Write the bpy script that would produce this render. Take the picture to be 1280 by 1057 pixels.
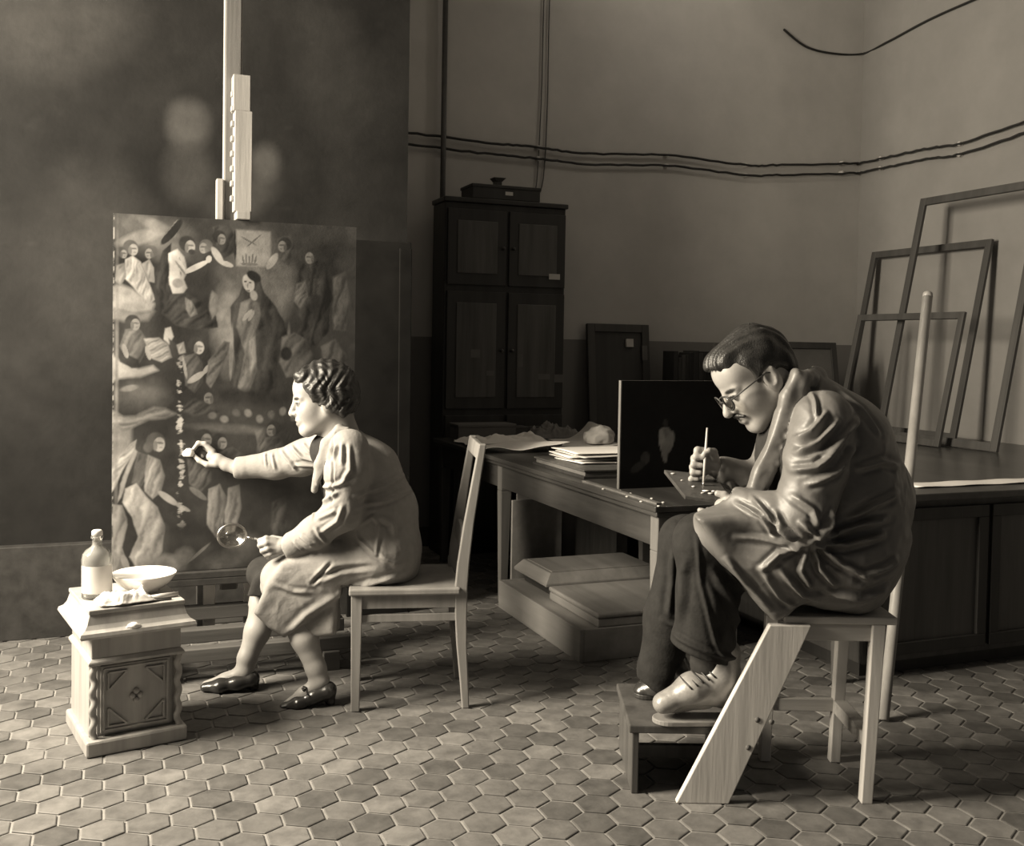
import bpy, bmesh, math, random
import numpy as np
from mathutils import Vector, Matrix, Euler

random.seed(7); RNG = np.random.default_rng(7)
SC = bpy.context.scene
for o in list(bpy.data.objects): bpy.data.objects.remove(o)
COL = SC.collection
PI = math.pi

# ------------------------------------------------------------------ camera
# World axes are the room's: back wall along X, depth along Y. The camera is yawed to the right.
YAW = math.radians(21.5); PITCH = math.radians(1.8); ROLL = math.radians(1.0)
EYE = 1.30
cd = bpy.data.cameras.new('camera'); cam = bpy.data.objects.new('camera', cd); COL.objects.link(cam)
cd.lens = 36.0; cd.sensor_width = 36.0; cd.sensor_fit = 'HORIZONTAL'; cd.shift_y = -58.0 / 1280.0
cd.clip_start = 0.05
CROT = Matrix.Rotation(PI / 2 - PITCH, 3, 'X') @ Matrix.Rotation(ROLL, 3, 'Z')
cam.rotation_euler = (Matrix.Rotation(-YAW, 3, 'Z') @ CROT).to_euler()
cam.location = (0, 0, EYE)
SC.camera = cam

# ------------------------------------------------------------------ light
SC.view_settings.view_transform = 'Standard'; SC.view_settings.look = 'None'
SC.view_settings.gamma = 1.0; SC.view_settings.use_curve_mapping = False
SC.view_settings.exposure = 0.0
W = bpy.data.worlds.new('world'); SC.world = W; W.use_nodes = True
W.node_tree.nodes['Background'].inputs[0].default_value = (0.95, 0.97, 1.0, 1)
W.node_tree.nodes['Background'].inputs[1].default_value = 0.03
def area(name, loc, target, sx, sy, power, col=(1.0, 0.89, 0.71)):
    l = bpy.data.lights.new(name, 'AREA'); l.shape = 'RECTANGLE'; l.size = sx; l.size_y = sy
    l.energy = power; l.color = col
    o = bpy.data.objects.new(name, l); COL.objects.link(o); o.location = loc
    o.rotation_euler = (Vector(target) - Vector(loc)).to_track_quat('-Z', 'Y').to_euler()
    return o
WALL_L = -1.75
area('window_daylight', (WALL_L - 0.22, 3.42, 2.32), (1.2, 3.25, 0.95), 1.25, 1.9, 600)

# ------------------------------------------------------------------ helpers
def c2r(xc, yc):
    "point in the camera's heading frame (right, forward) -> room x, y"
    return (xc * math.cos(YAW) + yc * math.sin(YAW), -xc * math.sin(YAW) + yc * math.cos(YAW))
def P(px, py, d):
    "heading-frame point (right, forward, up) at forward distance d along a sight line"
    v = CROT @ Vector(((px - 640) / 1280.0, -(py - 470) / 1280.0, -1.0))
    v = v * (d / v.y)
    return Vector((v.x, v.y, v.z + EYE))

def tint(v): return (min(1, v * 1.02), v * 0.985, v * 0.945, 1)
MATS = {}
def mat(name, v, rough=0.65, var=0.25, scale=6.0, bump=0.1, wood=None, spec=0.35, detail=6.0, bscale=None, attr=False, coat=0.0):
    if name in MATS: return MATS[name]
    m = bpy.data.materials.new(name); m.use_nodes = True; nt = m.node_tree; N = nt.nodes; L = nt.links
    b = N['Principled BSDF']; b.inputs['Roughness'].default_value = rough
    b.inputs['Specular IOR Level'].default_value = spec
    if coat: b.inputs['Coat Weight'].default_value = coat; b.inputs['Coat Roughness'].default_value = 0.25
    tc = N.new('ShaderNodeTexCoord'); mp = N.new('ShaderNodeMapping'); L.new(tc.outputs['Object'], mp.inputs[0])
    if wood is not None:
        s = [1.0, 1.0, 1.0]; s[wood] = 0.07; mp.inputs['Scale'].default_value = s
    n = N.new('ShaderNodeTexNoise'); n.inputs['Scale'].default_value = scale; n.inputs['Detail'].default_value = detail
    n.inputs['Roughness'].default_value = 0.62
    L.new(mp.outputs[0], n.inputs['Vector'])
    mr = N.new('ShaderNodeMapRange'); mr.inputs['From Min'].default_value = 0.25; mr.inputs['From Max'].default_value = 0.75
    mr.inputs['To Min'].default_value = 1 - var; mr.inputs['To Max'].default_value = 1 + var
    L.new(n.outputs['Fac'], mr.inputs['Value'])
    mul = N.new('ShaderNodeVectorMath'); mul.operation = 'SCALE'
    if attr:
        a = N.new('ShaderNodeVertexColor'); a.layer_name = 'Col'; L.new(a.outputs['Color'], mul.inputs[0])
    else:
        mul.inputs[0].default_value = tint(v)[:3]
    L.new(mr.outputs[0], mul.inputs['Scale']); L.new(mul.outputs[0], b.inputs['Base Color'])
    if bump:
        n2 = N.new('ShaderNodeTexNoise'); n2.inputs['Scale'].default_value = bscale or scale * 4; n2.inputs['Detail'].default_value = 4
        L.new(mp.outputs[0], n2.inputs['Vector'])
        bp = N.new('ShaderNodeBump'); bp.inputs['Strength'].default_value = bump; bp.inputs['Distance'].default_value = 0.01
        L.new(n2.outputs['Fac'], bp.inputs['Height']); L.new(bp.outputs[0], b.inputs['Normal'])
    MATS[name] = m
    return m

def tag(o, label=None, cat=None, group=None, kind=None):
    if label: o['label'] = label
    if cat: o['category'] = cat
    if group: o['group'] = group
    if kind: o['kind'] = kind
    return o
def thing(name, label, cat, loc=(0, 0, 0), rz=0.0, group=None):
    o = bpy.data.objects.new(name, None); COL.objects.link(o); o.location = loc; o.rotation_euler = (0, 0, rz)
    o.empty_display_size = 0.1
    return tag(o, label, cat, group)
def link(name, me, m, parent=None, smooth=False):
    o = bpy.data.objects.new(name, me); COL.objects.link(o)
    if m is not None and not me.materials: me.materials.append(m)
    if parent: o.parent = parent
    if smooth: me.shade_smooth()
    return o

class MB:
    "collects simple solids into one mesh"
    def __init__(s): s.v = []; s.f = []; s.sm = []
    def add(s, vs, fs, smooth=False):
        b = len(s.v); s.v += [tuple(x) for x in vs]; s.f += [tuple(i + b for i in f) for f in fs]; s.sm += [smooth] * len(fs); return s
    def box(s, x0, x1, y0, y1, z0, z1):
        v = [(x, y, z) for z in (z0, z1) for y in (y0, y1) for x in (x0, x1)]
        return s.add(v, [(0, 2, 3, 1), (4, 5, 7, 6), (0, 1, 5, 4), (2, 6, 7, 3), (0, 4, 6, 2), (1, 3, 7, 5)])
    def bar(s, p, q, w, h, up=(0, 0, 1)):
        "square bar from p to q: w across, h along 'up'"
        p, q = Vector(p), Vector(q); d = (q - p).normalized(); sd = d.cross(Vector(up)).normalized(); u = sd.cross(d)
        v = [c + sd * (a * w / 2) + u * (b * h / 2) for c in (p, q) for a, b in ((-1, -1), (1, -1), (1, 1), (-1, 1))]
        return s.add(v, [(3, 2, 1, 0), (4, 5, 6, 7), (0, 1, 5, 4), (1, 2, 6, 5), (2, 3, 7, 6), (3, 0, 4, 7)])
    def ribbon(s, pts, w, hs, wd, hd):
        "rectangular section swept on pts (w along wd, hs along hd)"
        n = len(pts); wd = Vector(wd).normalized(); hd = Vector(hd).normalized(); v = []; f = []
        if not hasattr(hs, '__len__'): hs = [hs] * n
        if not hasattr(w, '__len__'): w = [w] * n
        for i, p in enumerate(pts):
            p = Vector(p)
            for a, b in ((-1, -1), (1, -1), (1, 1), (-1, 1)): v.append(p + wd * (a * w[i] / 2) + hd * (b * hs[i] / 2))
        for i in range(n - 1):
            for j in range(4): f.append((i * 4 + j, i * 4 + (j + 1) % 4, i * 4 + 4 + (j + 1) % 4, i * 4 + 4 + j))
        f.append((3, 2, 1, 0)); e = (n - 1) * 4; f.append((e, e + 1, e + 2, e + 3))
        return s.add(v, f)
    def tube(s, pts, r, n=10, cap=True):
        pts = [Vector(p) for p in pts]; m = len(pts)
        rs = r if hasattr(r, '__len__') else [r] * m
        v = []; f = []; ref = Vector((0, 0, 1))
        for i, p in enumerate(pts):
            d = (pts[min(i + 1, m - 1)] - pts[max(i - 1, 0)]).normalized()
            if abs(d.dot(ref)) > 0.95: ref = Vector((1, 0, 0)) if abs(d.x) < 0.9 else Vector((0, 1, 0))
            a = d.cross(ref).normalized(); b = a.cross(d); ref = b if abs(b.dot(d)) < 0.5 else ref
            for k in range(n):
                t = 2 * PI * k / n; v.append(p + a * (rs[i] * math.cos(t)) + b * (rs[i] * math.sin(t)))
        for i in range(m - 1):
            for k in range(n): f.append((i * n + k, i * n + (k + 1) % n, i * n + n + (k + 1) % n, i * n + n + k))
        if cap: f.append(tuple(range(n - 1, -1, -1))); f.append(tuple((m - 1) * n + k for k in range(n)))
        return s.add(v, f, True)
    def lathe(s, prof, c=(0, 0, 0), n=28, close=False):
        "profile of (r, z) turned about z"
        v = []; f = []; m = len(prof)
        for r, z in prof:
            for k in range(n):
                t = 2 * PI * k / n; v.append((c[0] + r * math.cos(t), c[1] + r * math.sin(t), c[2] + z))
        for i in range(m - 1):
            for k in range(n): f.append((i * n + k, i * n + (k + 1) % n, i * n + n + (k + 1) % n, i * n + n + k))
        if prof[0][0] > 1e-4: f.append(tuple(range(n - 1, -1, -1)))
        if prof[-1][0] > 1e-4: f.append(tuple((m - 1) * n + k for k in range(n)))
        return s.add(v, f, True)
    def frustum(s, r0, z0, r1, z1):
        "rect (x0,x1,y0,y1) at z0 to another at z1"
        v = [(x, y, z) for (r, z) in ((r0, z0), (r1, z1)) for y in (r[2], r[3]) for x in (r[0], r[1])]
        return s.add(v, [(0, 2, 3, 1), (4, 5, 7, 6), (0, 1, 5, 4), (2, 6, 7, 3), (0, 4, 6, 2), (1, 3, 7, 5)])
    def build(s, name, m, parent=None, bevel=0.0, smooth=None):
        me = bpy.data.meshes.new(name); me.from_pydata(s.v, [], s.f)
        sm = s.sm if smooth is None else [smooth] * len(s.f)
        me.polygons.foreach_set('use_smooth', sm); me.update()
        bm = bmesh.new(); bm.from_mesh(me); bmesh.ops.recalc_face_normals(bm, faces=bm.faces); bm.to_mesh(me); bm.free()
        o = link(name, me, m, parent)
        if any(sm) and not all(sm): pass
        if bevel:
            b = o.modifiers.new('bevel', 'BEVEL'); b.width = bevel; b.segments = 2; b.limit_method = 'ANGLE'; b.angle_limit = math.radians(35)
        return o
def box(name, m, b, parent=None, bevel=0.003): return MB().box(*b).build(name, m, parent, bevel)
def struct(o): o['kind'] = 'structure'; return o

def vnoise(x, y, seed=0, octs=5, base=4.0, gain=0.55):
    "fractal value noise on numpy arrays"
    out = 0.0; amp = 1.0; tot = 0.0
    for k in range(octs):
        r = np.random.default_rng(seed * 31 + k).random((64, 64)); f = base * 2 ** k
        u = x * f; v = y * f; iu = np.floor(u).astype(int); iv = np.floor(v).astype(int); a = u - iu; b = v - iv
        a = a * a * (3 - 2 * a); b = b * b * (3 - 2 * b)
        g = lambda i, j: r[(iu + i) % 64, (iv + j) % 64]
        out = out + amp * ((g(0, 0) * (1 - a) + g(1, 0) * a) * (1 - b) + (g(0, 1) * (1 - a) + g(1, 1) * a) * b); tot += amp; amp *= gain
    return out / tot

def set_col(me, val):
    ca = me.color_attributes.new('Col', 'FLOAT_COLOR', 'POINT')
    c = np.ones((len(val), 4), dtype=np.float32); c[:, 0] = val * 1.02; c[:, 1] = val * 0.985; c[:, 2] = val * 0.945
    ca.data.foreach_set('color', c.ravel())

def painted_panel(name, m, parent, x0, x1, y, z0, z1, nx, nz, fn, thick=0.025):
    "upright panel facing -y; the picture is the colour of the front face's fine grid"
    xs = np.linspace(x0, x1, nx); zs = np.linspace(z0, z1, nz)
    X, Z = np.meshgrid(xs, zs); v = np.stack([X, np.full_like(X, y), Z], -1).reshape(-1, 3)
    i = np.arange((nz - 1) * nx).reshape(nz - 1, nx)[:, :-1].ravel()
    f = np.stack([i, i + 1, i + nx + 1, i + nx], 1)
    n = len(v); bv = [(x0, y + thick, z0), (x1, y + thick, z0), (x1, y + thick, z1), (x0, y + thick, z1), (x0, y, z0), (x1, y, z0), (x1, y, z1), (x0, y, z1)]
    faces = f.tolist() + [[n + a for a in q] for q in ((1, 0, 3, 2), (4, 0, 1, 5), (5, 1, 2, 6), (6, 2, 3, 7), (7, 3, 0, 4))]
    me = bpy.data.meshes.new(name); me.from_pydata(v.tolist() + bv, [], faces); me.update()
    val = fn((X - x0) / (x1 - x0), (Z - z0) / (z1 - z0)).ravel()
    set_col(me, np.concatenate([val, [0.03] * 4, [0.16] * 4]))
    return link(name, me, m, parent)

# ------------------------------------------------------------------ materials
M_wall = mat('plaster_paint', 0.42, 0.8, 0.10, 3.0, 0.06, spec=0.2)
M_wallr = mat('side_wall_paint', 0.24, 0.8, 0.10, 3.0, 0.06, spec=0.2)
M_dado = mat('dado_paint', 0.055, 0.5, 0.2, 3.0, 0.06)
M_ceil = mat('ceiling_paint', 0.25, 0.9, 0.05, 3.0, 0.03)
M_grout = mat('tile_grout', 0.24, 0.9, 0.3, 9.0, 0.2)
M_tile = [mat('clay_tile_%s' % n, v, 0.55, 0.4, 14.0, 0.12) for n, v in (('dark', 0.09), ('mid', 0.125), ('pale', 0.16))]
M_dwood = mat('dark_stained_wood', 0.075, 0.42, 0.45, 14.0, 0.1, wood=2, spec=0.4)
M_dwoodx = mat('dark_stained_wood_lengthwise', 0.04, 0.4, 0.45, 14.0, 0.1, wood=1, spec=0.4)
M_black = mat('ebonised_wood', 0.034, 0.45, 0.4, 10.0, 0.05, wood=2)
M_table = mat('worn_table_wood', 0.05, 0.28, 0.5, 10.0, 0.08, wood=1, spec=0.5)
M_tleg = mat('table_leg_wood', 0.11, 0.6, 0.35, 14.0, 0.1, wood=2)
M_pale = mat('pale_bare_wood', 0.52, 0.6, 0.22, 16.0, 0.1, wood=2)
M_palex = mat('pale_bare_wood_lengthwise', 0.42, 0.6, 0.3, 16.0, 0.1, wood=0)
M_crate = mat('crate_wood', 0.22, 0.65, 0.3, 10.0, 0.12, wood=1)
M_chair = mat('chair_wood', 0.21, 0.4, 0.3, 16.0, 0.08, wood=2, spec=0.5)
M_easel = mat('easel_wood', 0.26, 0.6, 0.3, 16.0, 0.1, wood=2)
M_easeld = mat('easel_base_wood', 0.085, 0.55, 0.4, 16.0, 0.1, wood=0)
M_carved = mat('carved_oak', 0.32, 0.42, 0.35, 12.0, 0.12, wood=2, spec=0.5)
M_stretch = mat('stretcher_wood', 0.06, 0.6, 0.35, 14.0, 0.1, wood=2)
M_paper = mat('white_paper', 0.78, 0.8, 0.06, 5.0, 0.03)
M_paper2 = mat('aged_paper', 0.5, 0.8, 0.12, 5.0, 0.05)
M_rag = mat('white_rag', 0.8, 0.9, 0.08, 20.0, 0.2)
M_gcloth = mat('grey_cloth', 0.16, 0.85, 0.2, 12.0, 0.2)
M_wire = mat('rubber_wire', 0.018, 0.6, 0.2, 20.0, 0.0)
M_porc = mat('white_porcelain', 0.85, 0.12, 0.02, 4.0, 0.0, spec=0.6)
M_metal = mat('dull_metal', 0.5, 0.3, 0.2, 30.0, 0.0); M_metal.node_tree.nodes['Principled BSDF'].inputs['Metallic'].default_value = 1.0
M_dmetal = mat('dark_metal', 0.05, 0.4, 0.2, 30.0, 0.0)
M_gbox = mat('grey_board', 0.12, 0.8, 0.15, 8.0, 0.05)
def glass_mat(name, rough=0.02, ior=1.45, col=0.95):
    m = bpy.data.materials.new(name); m.use_nodes = True; b = m.node_tree.nodes['Principled BSDF']
    b.inputs['Transmission Weight'].default_value = 1.0; b.inputs['Roughness'].default_value = rough; b.inputs['IOR'].default_value = ior
    b.inputs['Base Color'].default_value = tint(col); return m
M_glass = glass_mat('clear_glass'); M_liquid = glass_mat('clear_liquid', 0.0, 1.33, 0.85)
M_bott = bpy.data.materials.new('thin_bottle_glass'); M_bott.use_nodes = True
_n = M_bott.node_tree.nodes; _l = M_bott.node_tree.links; _t = _n.new('ShaderNodeBsdfTransparent'); _t.inputs[0].default_value = (.97, .97, .96, 1); _g = _n.new('ShaderNodeBsdfGlossy'); _g.inputs['Roughness'].default_value = .08
_f = _n.new('ShaderNodeLayerWeight'); _f.inputs[0].default_value = .12; _x = _n.new('ShaderNodeMixShader'); _l.new(_f.outputs['Fresnel'], _x.inputs[0]); _l.new(_t.outputs[0], _x.inputs[1]); _l.new(_g.outputs[0], _x.inputs[2]); _d = _n.new('ShaderNodeBsdfDiffuse'); _d.inputs[0].default_value = (.8, .79, .77, 1); _y = _n.new('ShaderNodeMixShader'); _y.inputs[0].default_value = .10; _l.new(_x.outputs[0], _y.inputs[1]); _l.new(_d.outputs[0], _y.inputs[2]); _l.new(_y.outputs[0], _n['Material Output'].inputs[0])
M_thin = bpy.data.materials.new('thin_lens'); M_thin.use_nodes = True
_n = M_thin.node_tree.nodes; _l = M_thin.node_tree.links; _t = _n.new('ShaderNodeBsdfTransparent'); _t.inputs[0].default_value = (.93, .92, .90, 1); _g = _n.new('ShaderNodeBsdfGlossy'); _g.inputs['Roughness'].default_value = .05
_x = _n.new('ShaderNodeMixShader'); _x.inputs[0].default_value = .07; _l.new(_t.outputs[0], _x.inputs[1]); _l.new(_g.outputs[0], _x.inputs[2]); _l.new(_x.outputs[0], _n['Material Output'].inputs[0])
# ------------------------------------------------------------------ the room
BACK, RIGHT, CEIL = 6.30, 5.28, 4.3
def dado_wall(name, b, dado, h=1.335):
    o = box(name, M_wall, b, None, 0); struct(o)
    return o
o = dado_wall('wall_back', (WALL_L, RIGHT + 0.2, BACK, BACK + 0.2, 0, CEIL), True)
m = M_wall.copy(); m.name = 'plaster_over_dark_dado'
nt = m.node_tree; N = nt.nodes; L = nt.links; bs = N['Principled BSDF']
src = bs.inputs['Base Color'].links[0].from_socket
g = N.new('ShaderNodeNewGeometry'); sp = N.new('ShaderNodeSeparateXYZ'); L.new(g.outputs['Position'], sp.inputs[0])
nz = N.new('ShaderNodeTexNoise'); nz.inputs['Scale'].default_value = 4.0
ad = N.new('ShaderNodeMath'); ad.operation = 'MULTIPLY_ADD'; ad.inputs[1].default_value = 0.012; L.new(nz.outputs['Fac'], ad.inputs[0]); L.new(sp.outputs['Z'], ad.inputs[2])
gt = N.new('ShaderNodeMath'); gt.operation = 'GREATER_THAN'; gt.inputs[1].default_value = 1.345; L.new(ad.outputs[0], gt.inputs[0])
mx = N.new('ShaderNodeMix'); mx.data_type = 'RGBA'; L.new(gt.outputs[0], mx.inputs['Factor'])
mx.inputs['A'].default_value = tint(0.18); L.new(src, mx.inputs['B']); L.new(mx.outputs['Result'], bs.inputs['Base Color'])
o.data.materials[0] = m
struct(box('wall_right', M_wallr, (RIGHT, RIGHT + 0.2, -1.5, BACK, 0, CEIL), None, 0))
struct(box('ceiling', M_ceil, (WALL_L - 0.2, RIGHT + 0.2, 0.6, BACK + 0.2, CEIL, CEIL + 0.1), None, 0))
# left wall, out of view, with the studio window that lights the room
wy0, wy1, wz0, wz1 = 2.72, 4.12, 1.25, 3.35
w = MB(); t = WALL_L
w.box(t - 0.2, t, -0.5, wy0, 0, CEIL); w.box(t - 0.2, t, wy1, BACK, 0, CEIL); w.box(t - 0.2, t, wy0, wy1, 0, wz0); w.box(t - 0.2, t, wy0, wy1, wz1, CEIL)
struct(w.build('wall_left', M_wall))
w = MB()
for y in (wy0 + 0.03, (wy0 + wy1) / 2, wy1 - 0.03): w.box(t - 0.13, t - 0.07, y - 0.03, y + 0.03, wz0, wz1)
for z in (wz0 + 0.03, wz1 - 0.6, wz1 - 0.03): w.box(t - 0.12, t - 0.08, wy0, wy1, z - 0.03, z + 0.03)
struct(w.build('window_1', M_pale))
box('window_sill', M_pale, (t - 0.05, t + 0.08, wy0 - 0.05, wy1 + 0.05, wz0 - 0.04, wz0), bpy.data.objects['window_1'])
struct(box('baseboard_back', M_dwood, (WALL_L, RIGHT, BACK - 0.02, BACK, 0, 0.12)))
struct(box('baseboard_right', M_dwood, (RIGHT - 0.02, RIGHT, 0.0, BACK - 0.02, 0, 0.12)))

# floor: pale joints with raised hexagonal clay tiles
floor = struct(box('floor', M_grout, (WALL_L - 0.2, RIGHT + 0.2, -1.5, BACK + 0.2, -0.12, -0.004), None, 0))
R = 0.0655; PW = math.sqrt(3) * R; PH = 1.5 * R
def px_of(x, y, z):
    p = CROT.transposed() @ Vector((x * math.cos(YAW) - y * math.sin(YAW), x * math.sin(YAW) + y * math.cos(YAW), z - EYE))
    if p.z > -0.3: return None
    return (640 + 1280 * p.x / -p.z, 470 - 1280 * p.y / -p.z)
def hexa(rr):
    ri = R - 0.0045; rc = R - 0.0075
    v = []
    for rad, z in ((ri, -0.004), (ri, -0.0012), (rc, 0.0)):
        for k in range(6): a = PI / 6 + k * PI / 3; v.append((rad * math.cos(a), rad * math.sin(a), z))
    f = [(12, 13, 14, 15, 16, 17)]
    for l in (0, 6):
        for k in range(6): f.append((l + k, l + (k + 1) % 6, l + 6 + (k + 1) % 6, l + 6 + k))
    return v, f
hv, hf = hexa(0)
tile_me = []
for mm in M_tile:
    me = bpy.data.meshes.new('tile'); me.from_pydata(hv, [], hf); me.materials.append(mm); tile_me.append(me)
spots = []
for j in range(-2, 75):
    y = 1.2 + j * PH
    for i in range(-25, 60):
        x = -1.2 + (i + 0.5 * (j % 2)) * PW
        q = px_of(x, y, 0)
        if q is None or x > RIGHT - .1 or x < WALL_L + .1 or y > BACK - .1: continue
        if -200 < q[0] < 1480 and 600 < q[1] < 1300: spots.append((x, y, q))
seen = [s for s in spots if 60 < s[2][0] < 1090 and 750 < s[2][1] < 897]
seen.sort(key=lambda s: -s[2][1]); near = set((s[0], s[1]) for s in seen[:300])
rest = [MB(), MB(), MB()]
for x, y, q in spots:
    k = random.choice((0, 1, 1, 2)); tx, ty = random.uniform(-.006, .006), random.uniform(-.006, .006); dz = random.uniform(-0.0008, 0.0008)
    if (x, y) in near:
        o = bpy.data.objects.new('tile', tile_me[k]); COL.objects.link(o); o.parent = floor; o.location = (x, y, dz); o.rotation_euler = (tx, ty, 0)
    else:
        rest[k].add([(x + a, y + b, c + dz + a * ty + b * tx) for a, b, c in hv], hf)
v = []; f = []; mi = []
for k in range(3):
    b = len(v); v += rest[k].v; f += [tuple(i + b for i in q) for q in rest[k].f]; mi += [k] * len(rest[k].f)
me = bpy.data.meshes.new('tiles_beyond'); me.from_pydata(v, [], f)
for mm in M_tile: me.materials.append(mm)
me.polygons.foreach_set('material_index', mi); o = link('tile_field', me, None, floor); o['kind'] = 'stuff'

# ------------------------------------------------------------------ wall fittings
# two slack wires on insulators along back and right wall
pts_b = [(1.20, 2.60), (1.744, 2.613), (2.30, 2.60), (2.63, 2.600), (3.0, 2.59), (3.60, 2.630), (4.25, 2.615), (4.55, 2.640), (5.2, 2.702)]
pts_r = [(5.9, 2.705), (5.55, 2.70), (5.27, 2.685), (4.6, 2.74), (4.0, 2.73)]
def smooth_path(pts, n=8):
    out = []
    for i in range(len(pts) - 1):
        p0 = Vector(pts[max(i - 1, 0)]); p1 = Vector(pts[i]); p2 = Vector(pts[i + 1]); p3 = Vector(pts[min(i + 2, len(pts) - 1)])
        for k in range(n):
            t = k / n; out.append(0.5 * ((2 * p1) + (p2 - p0) * t + (2 * p0 - 5 * p1 + 4 * p2 - p3) * t * t + (3 * p1 - p0 - 3 * p2 + p3) * t ** 3))
    out.append(Vector(pts[-1])); return out
for k, dz in enumerate((0.0, -0.072)):
    pts = [(x, BACK - 0.03, z + dz) for x, z in pts_b] + [(RIGHT - 0.035, BACK - 0.035, 2.705 + dz)] + [(RIGHT - 0.03, y, z + dz) for y, z in pts_r]
    p = smooth_path(pts, 10); p = [q + Vector((0, 0, random.uniform(-.004, .004))) for q in p]
    tag(MB().tube(p, 0.0085, 6).build('wall_wire', M_wire), ('upper' if k == 0 else 'lower') + ' black wire strung along the plaster wall on insulators', 'wire', 'pair of wires along the wall')
ins = [(x, BACK - 0.02, z) for x, z in ((2.63, 2.600), (3.60, 2.630), (4.25, 2.615), (5.1, 2.70))] + [(RIGHT - 0.02, y, z) for y, z in ((6.05, 2.71), (5.30, 2.685))]
nm = ['above the tall black cabinet', 'second along from the tall black cabinet', 'third along from the tall black cabinet', 'on back wall at the corner', 'on right wall at the corner', 'above the leaning stretcher frames']
for (x, y, z), s in zip(ins, nm):
    for dz, u in ((0, 'upper'), (-0.072, 'lower')):
        b = MB(); onr = abs(x - (RIGHT - 0.02)) < 1e-6
        prof = [(0.0, 0.0), (0.016, 0.0), (0.016, 0.008), (0.010, 0.014), (0.016, 0.020), (0.014, 0.032), (0.0, 0.034)]
        b.lathe(prof, n=12)
        o = b.build('insulator', M_paper2); o.location = (RIGHT if onr else x, y if onr else BACK, z + dz)
        o.rotation_euler = (0, -PI / 2, 0) if onr else (PI / 2, 0, 0)
        tag(o, 'knob insulator of %s wire, %s' % (u, s), 'insulator', 'insulators on the walls')
# thick vertical pipe and thin pair of wires beside it, slack cable by the corner
tag(MB().tube([(1.97, BACK - 0.04, 0.15), (1.97, BACK - 0.04, CEIL)], 0.017, 10).build('riser_pipe', M_dmetal), 'dark vertical pipe running up the wall from behind the tall cabinet', 'pipe')
for k, dx in enumerate((0, 0.045)):
    p = smooth_path([(2.66 + dx, BACK - 0.012, CEIL), (2.655 + dx * .9, BACK - 0.012, 3.4), (2.65 + dx, BACK - 0.012, 2.9), (2.63 + dx, BACK - 0.012, 2.4), (2.60 + dx * .3, BACK - 0.012, 2.24)], 6)
    tag(MB().tube(p, 0.004, 6).build('thin_cable', mat('thin_grey_cable', 0.09, 0.7)), ('thin grey cable, closer to the pipe, hanging' if k == 0 else 'thin grey cable, farther from the pipe, hanging') + ' down the plaster', 'cable', 'thin vertical cables')
p = smooth_path([(4.55, BACK - 0.015, 3.62), (4.75, BACK - 0.015, 3.52), (5.0, BACK - 0.015, 3.50), (RIGHT - 0.015, BACK - 0.02, 3.53), (RIGHT - 0.015, 6.0, 3.55), (RIGHT - 0.015, 5.5, 3.60), (RIGHT - 0.015, 4.6, 3.62)], 8)
tag(MB().tube(p, 0.008, 6).build('slack_cable', M_wire), 'single slack cable looped high across the room corner', 'cable')

# globe lamp hung from the ceiling over the back of the room, above the picture
lamp = thing('pendant_lamp', 'white glass globe lamp hanging on a cord from the ceiling', 'lamp', (3.7, 5.3, CEIL))
MB().tube([(0, 0, 0), (0, 0, -0.36)], 0.006, 8).build('cord', M_wire, lamp)
MB().lathe([(0, -0.02), (0.05, -0.015), (0.05, 0.0), (0, 0.0)], n=20).build('ceiling_rose', M_paper2, lamp)
MB().lathe([(0.0, -0.43), (0.03, -0.42), (0.045, -0.40), (0.045, -0.36), (0, -0.355)], n=20).build('fitting', M_dmetal, lamp)
mg_ = bpy.data.materials.new('lit_opal_glass'); mg_.use_nodes = True; e_ = mg_.node_tree.nodes['Principled BSDF']
e_.inputs['Emission Color'].default_value = (1.0, 0.9, 0.74, 1); e_.inputs['Emission Strength'].default_value = 24.0
r_ = 0.11
MB().lathe([(r_ * math.sin(PI * k / 14), -0.42 - r_ + r_ * math.cos(PI * k / 14)) for k in range(15)], n=24).build('globe', mg_, lamp)

# ------------------------------------------------------------------ long table
TZ = 0.735
tb = thing('work_table', 'long dark wooden worktable with papers spread on it and crates stored beneath', 'table', (1.80, 3.165, 0))
TW, TL = 0.92, 2.68
b = MB().box(0, TW, 0, TL, TZ - 0.022, TZ); b.build('tabletop', M_table, tb, 0.004)
b = MB().box(0.012, TW - 0.012, 0.012, TL - 0.012, TZ - 0.042, TZ - 0.022); b.build('edge_moulding', M_dwoodx, tb, 0.005)
box('apron', M_dwoodx, (0.035, 0.06, 0.06, TL - 0.05, TZ - 0.155, TZ - 0.042), tb)
box('apron', M_dwoodx, (TW - 0.06, TW - 0.035, 0.06, TL - 0.05, TZ - 0.155, TZ - 0.042), tb)
box('apron', M_dwoodx, (0.06, TW - 0.06, 0.035, 0.06, TZ - 0.155, TZ - 0.042), tb)
box('apron', M_dwoodx, (0.06, TW - 0.06, TL - 0.075, TL - 0.05, TZ - 0.155, TZ - 0.042), tb)
for lx in (0.03, TW - 0.085):
    for ly in (0.03, 1.60, TL - 0.1):
        l = MB().frustum((lx + .008, lx + 0.045, ly + .008, ly + 0.045), 0, (lx, lx + 0.058, ly, ly + 0.058), TZ - 0.17); l.box(lx, lx + 0.058, ly, ly + 0.058, TZ - 0.17, TZ - 0.042)
        l.build('leg', M_tleg, tb, 0.004)
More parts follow.
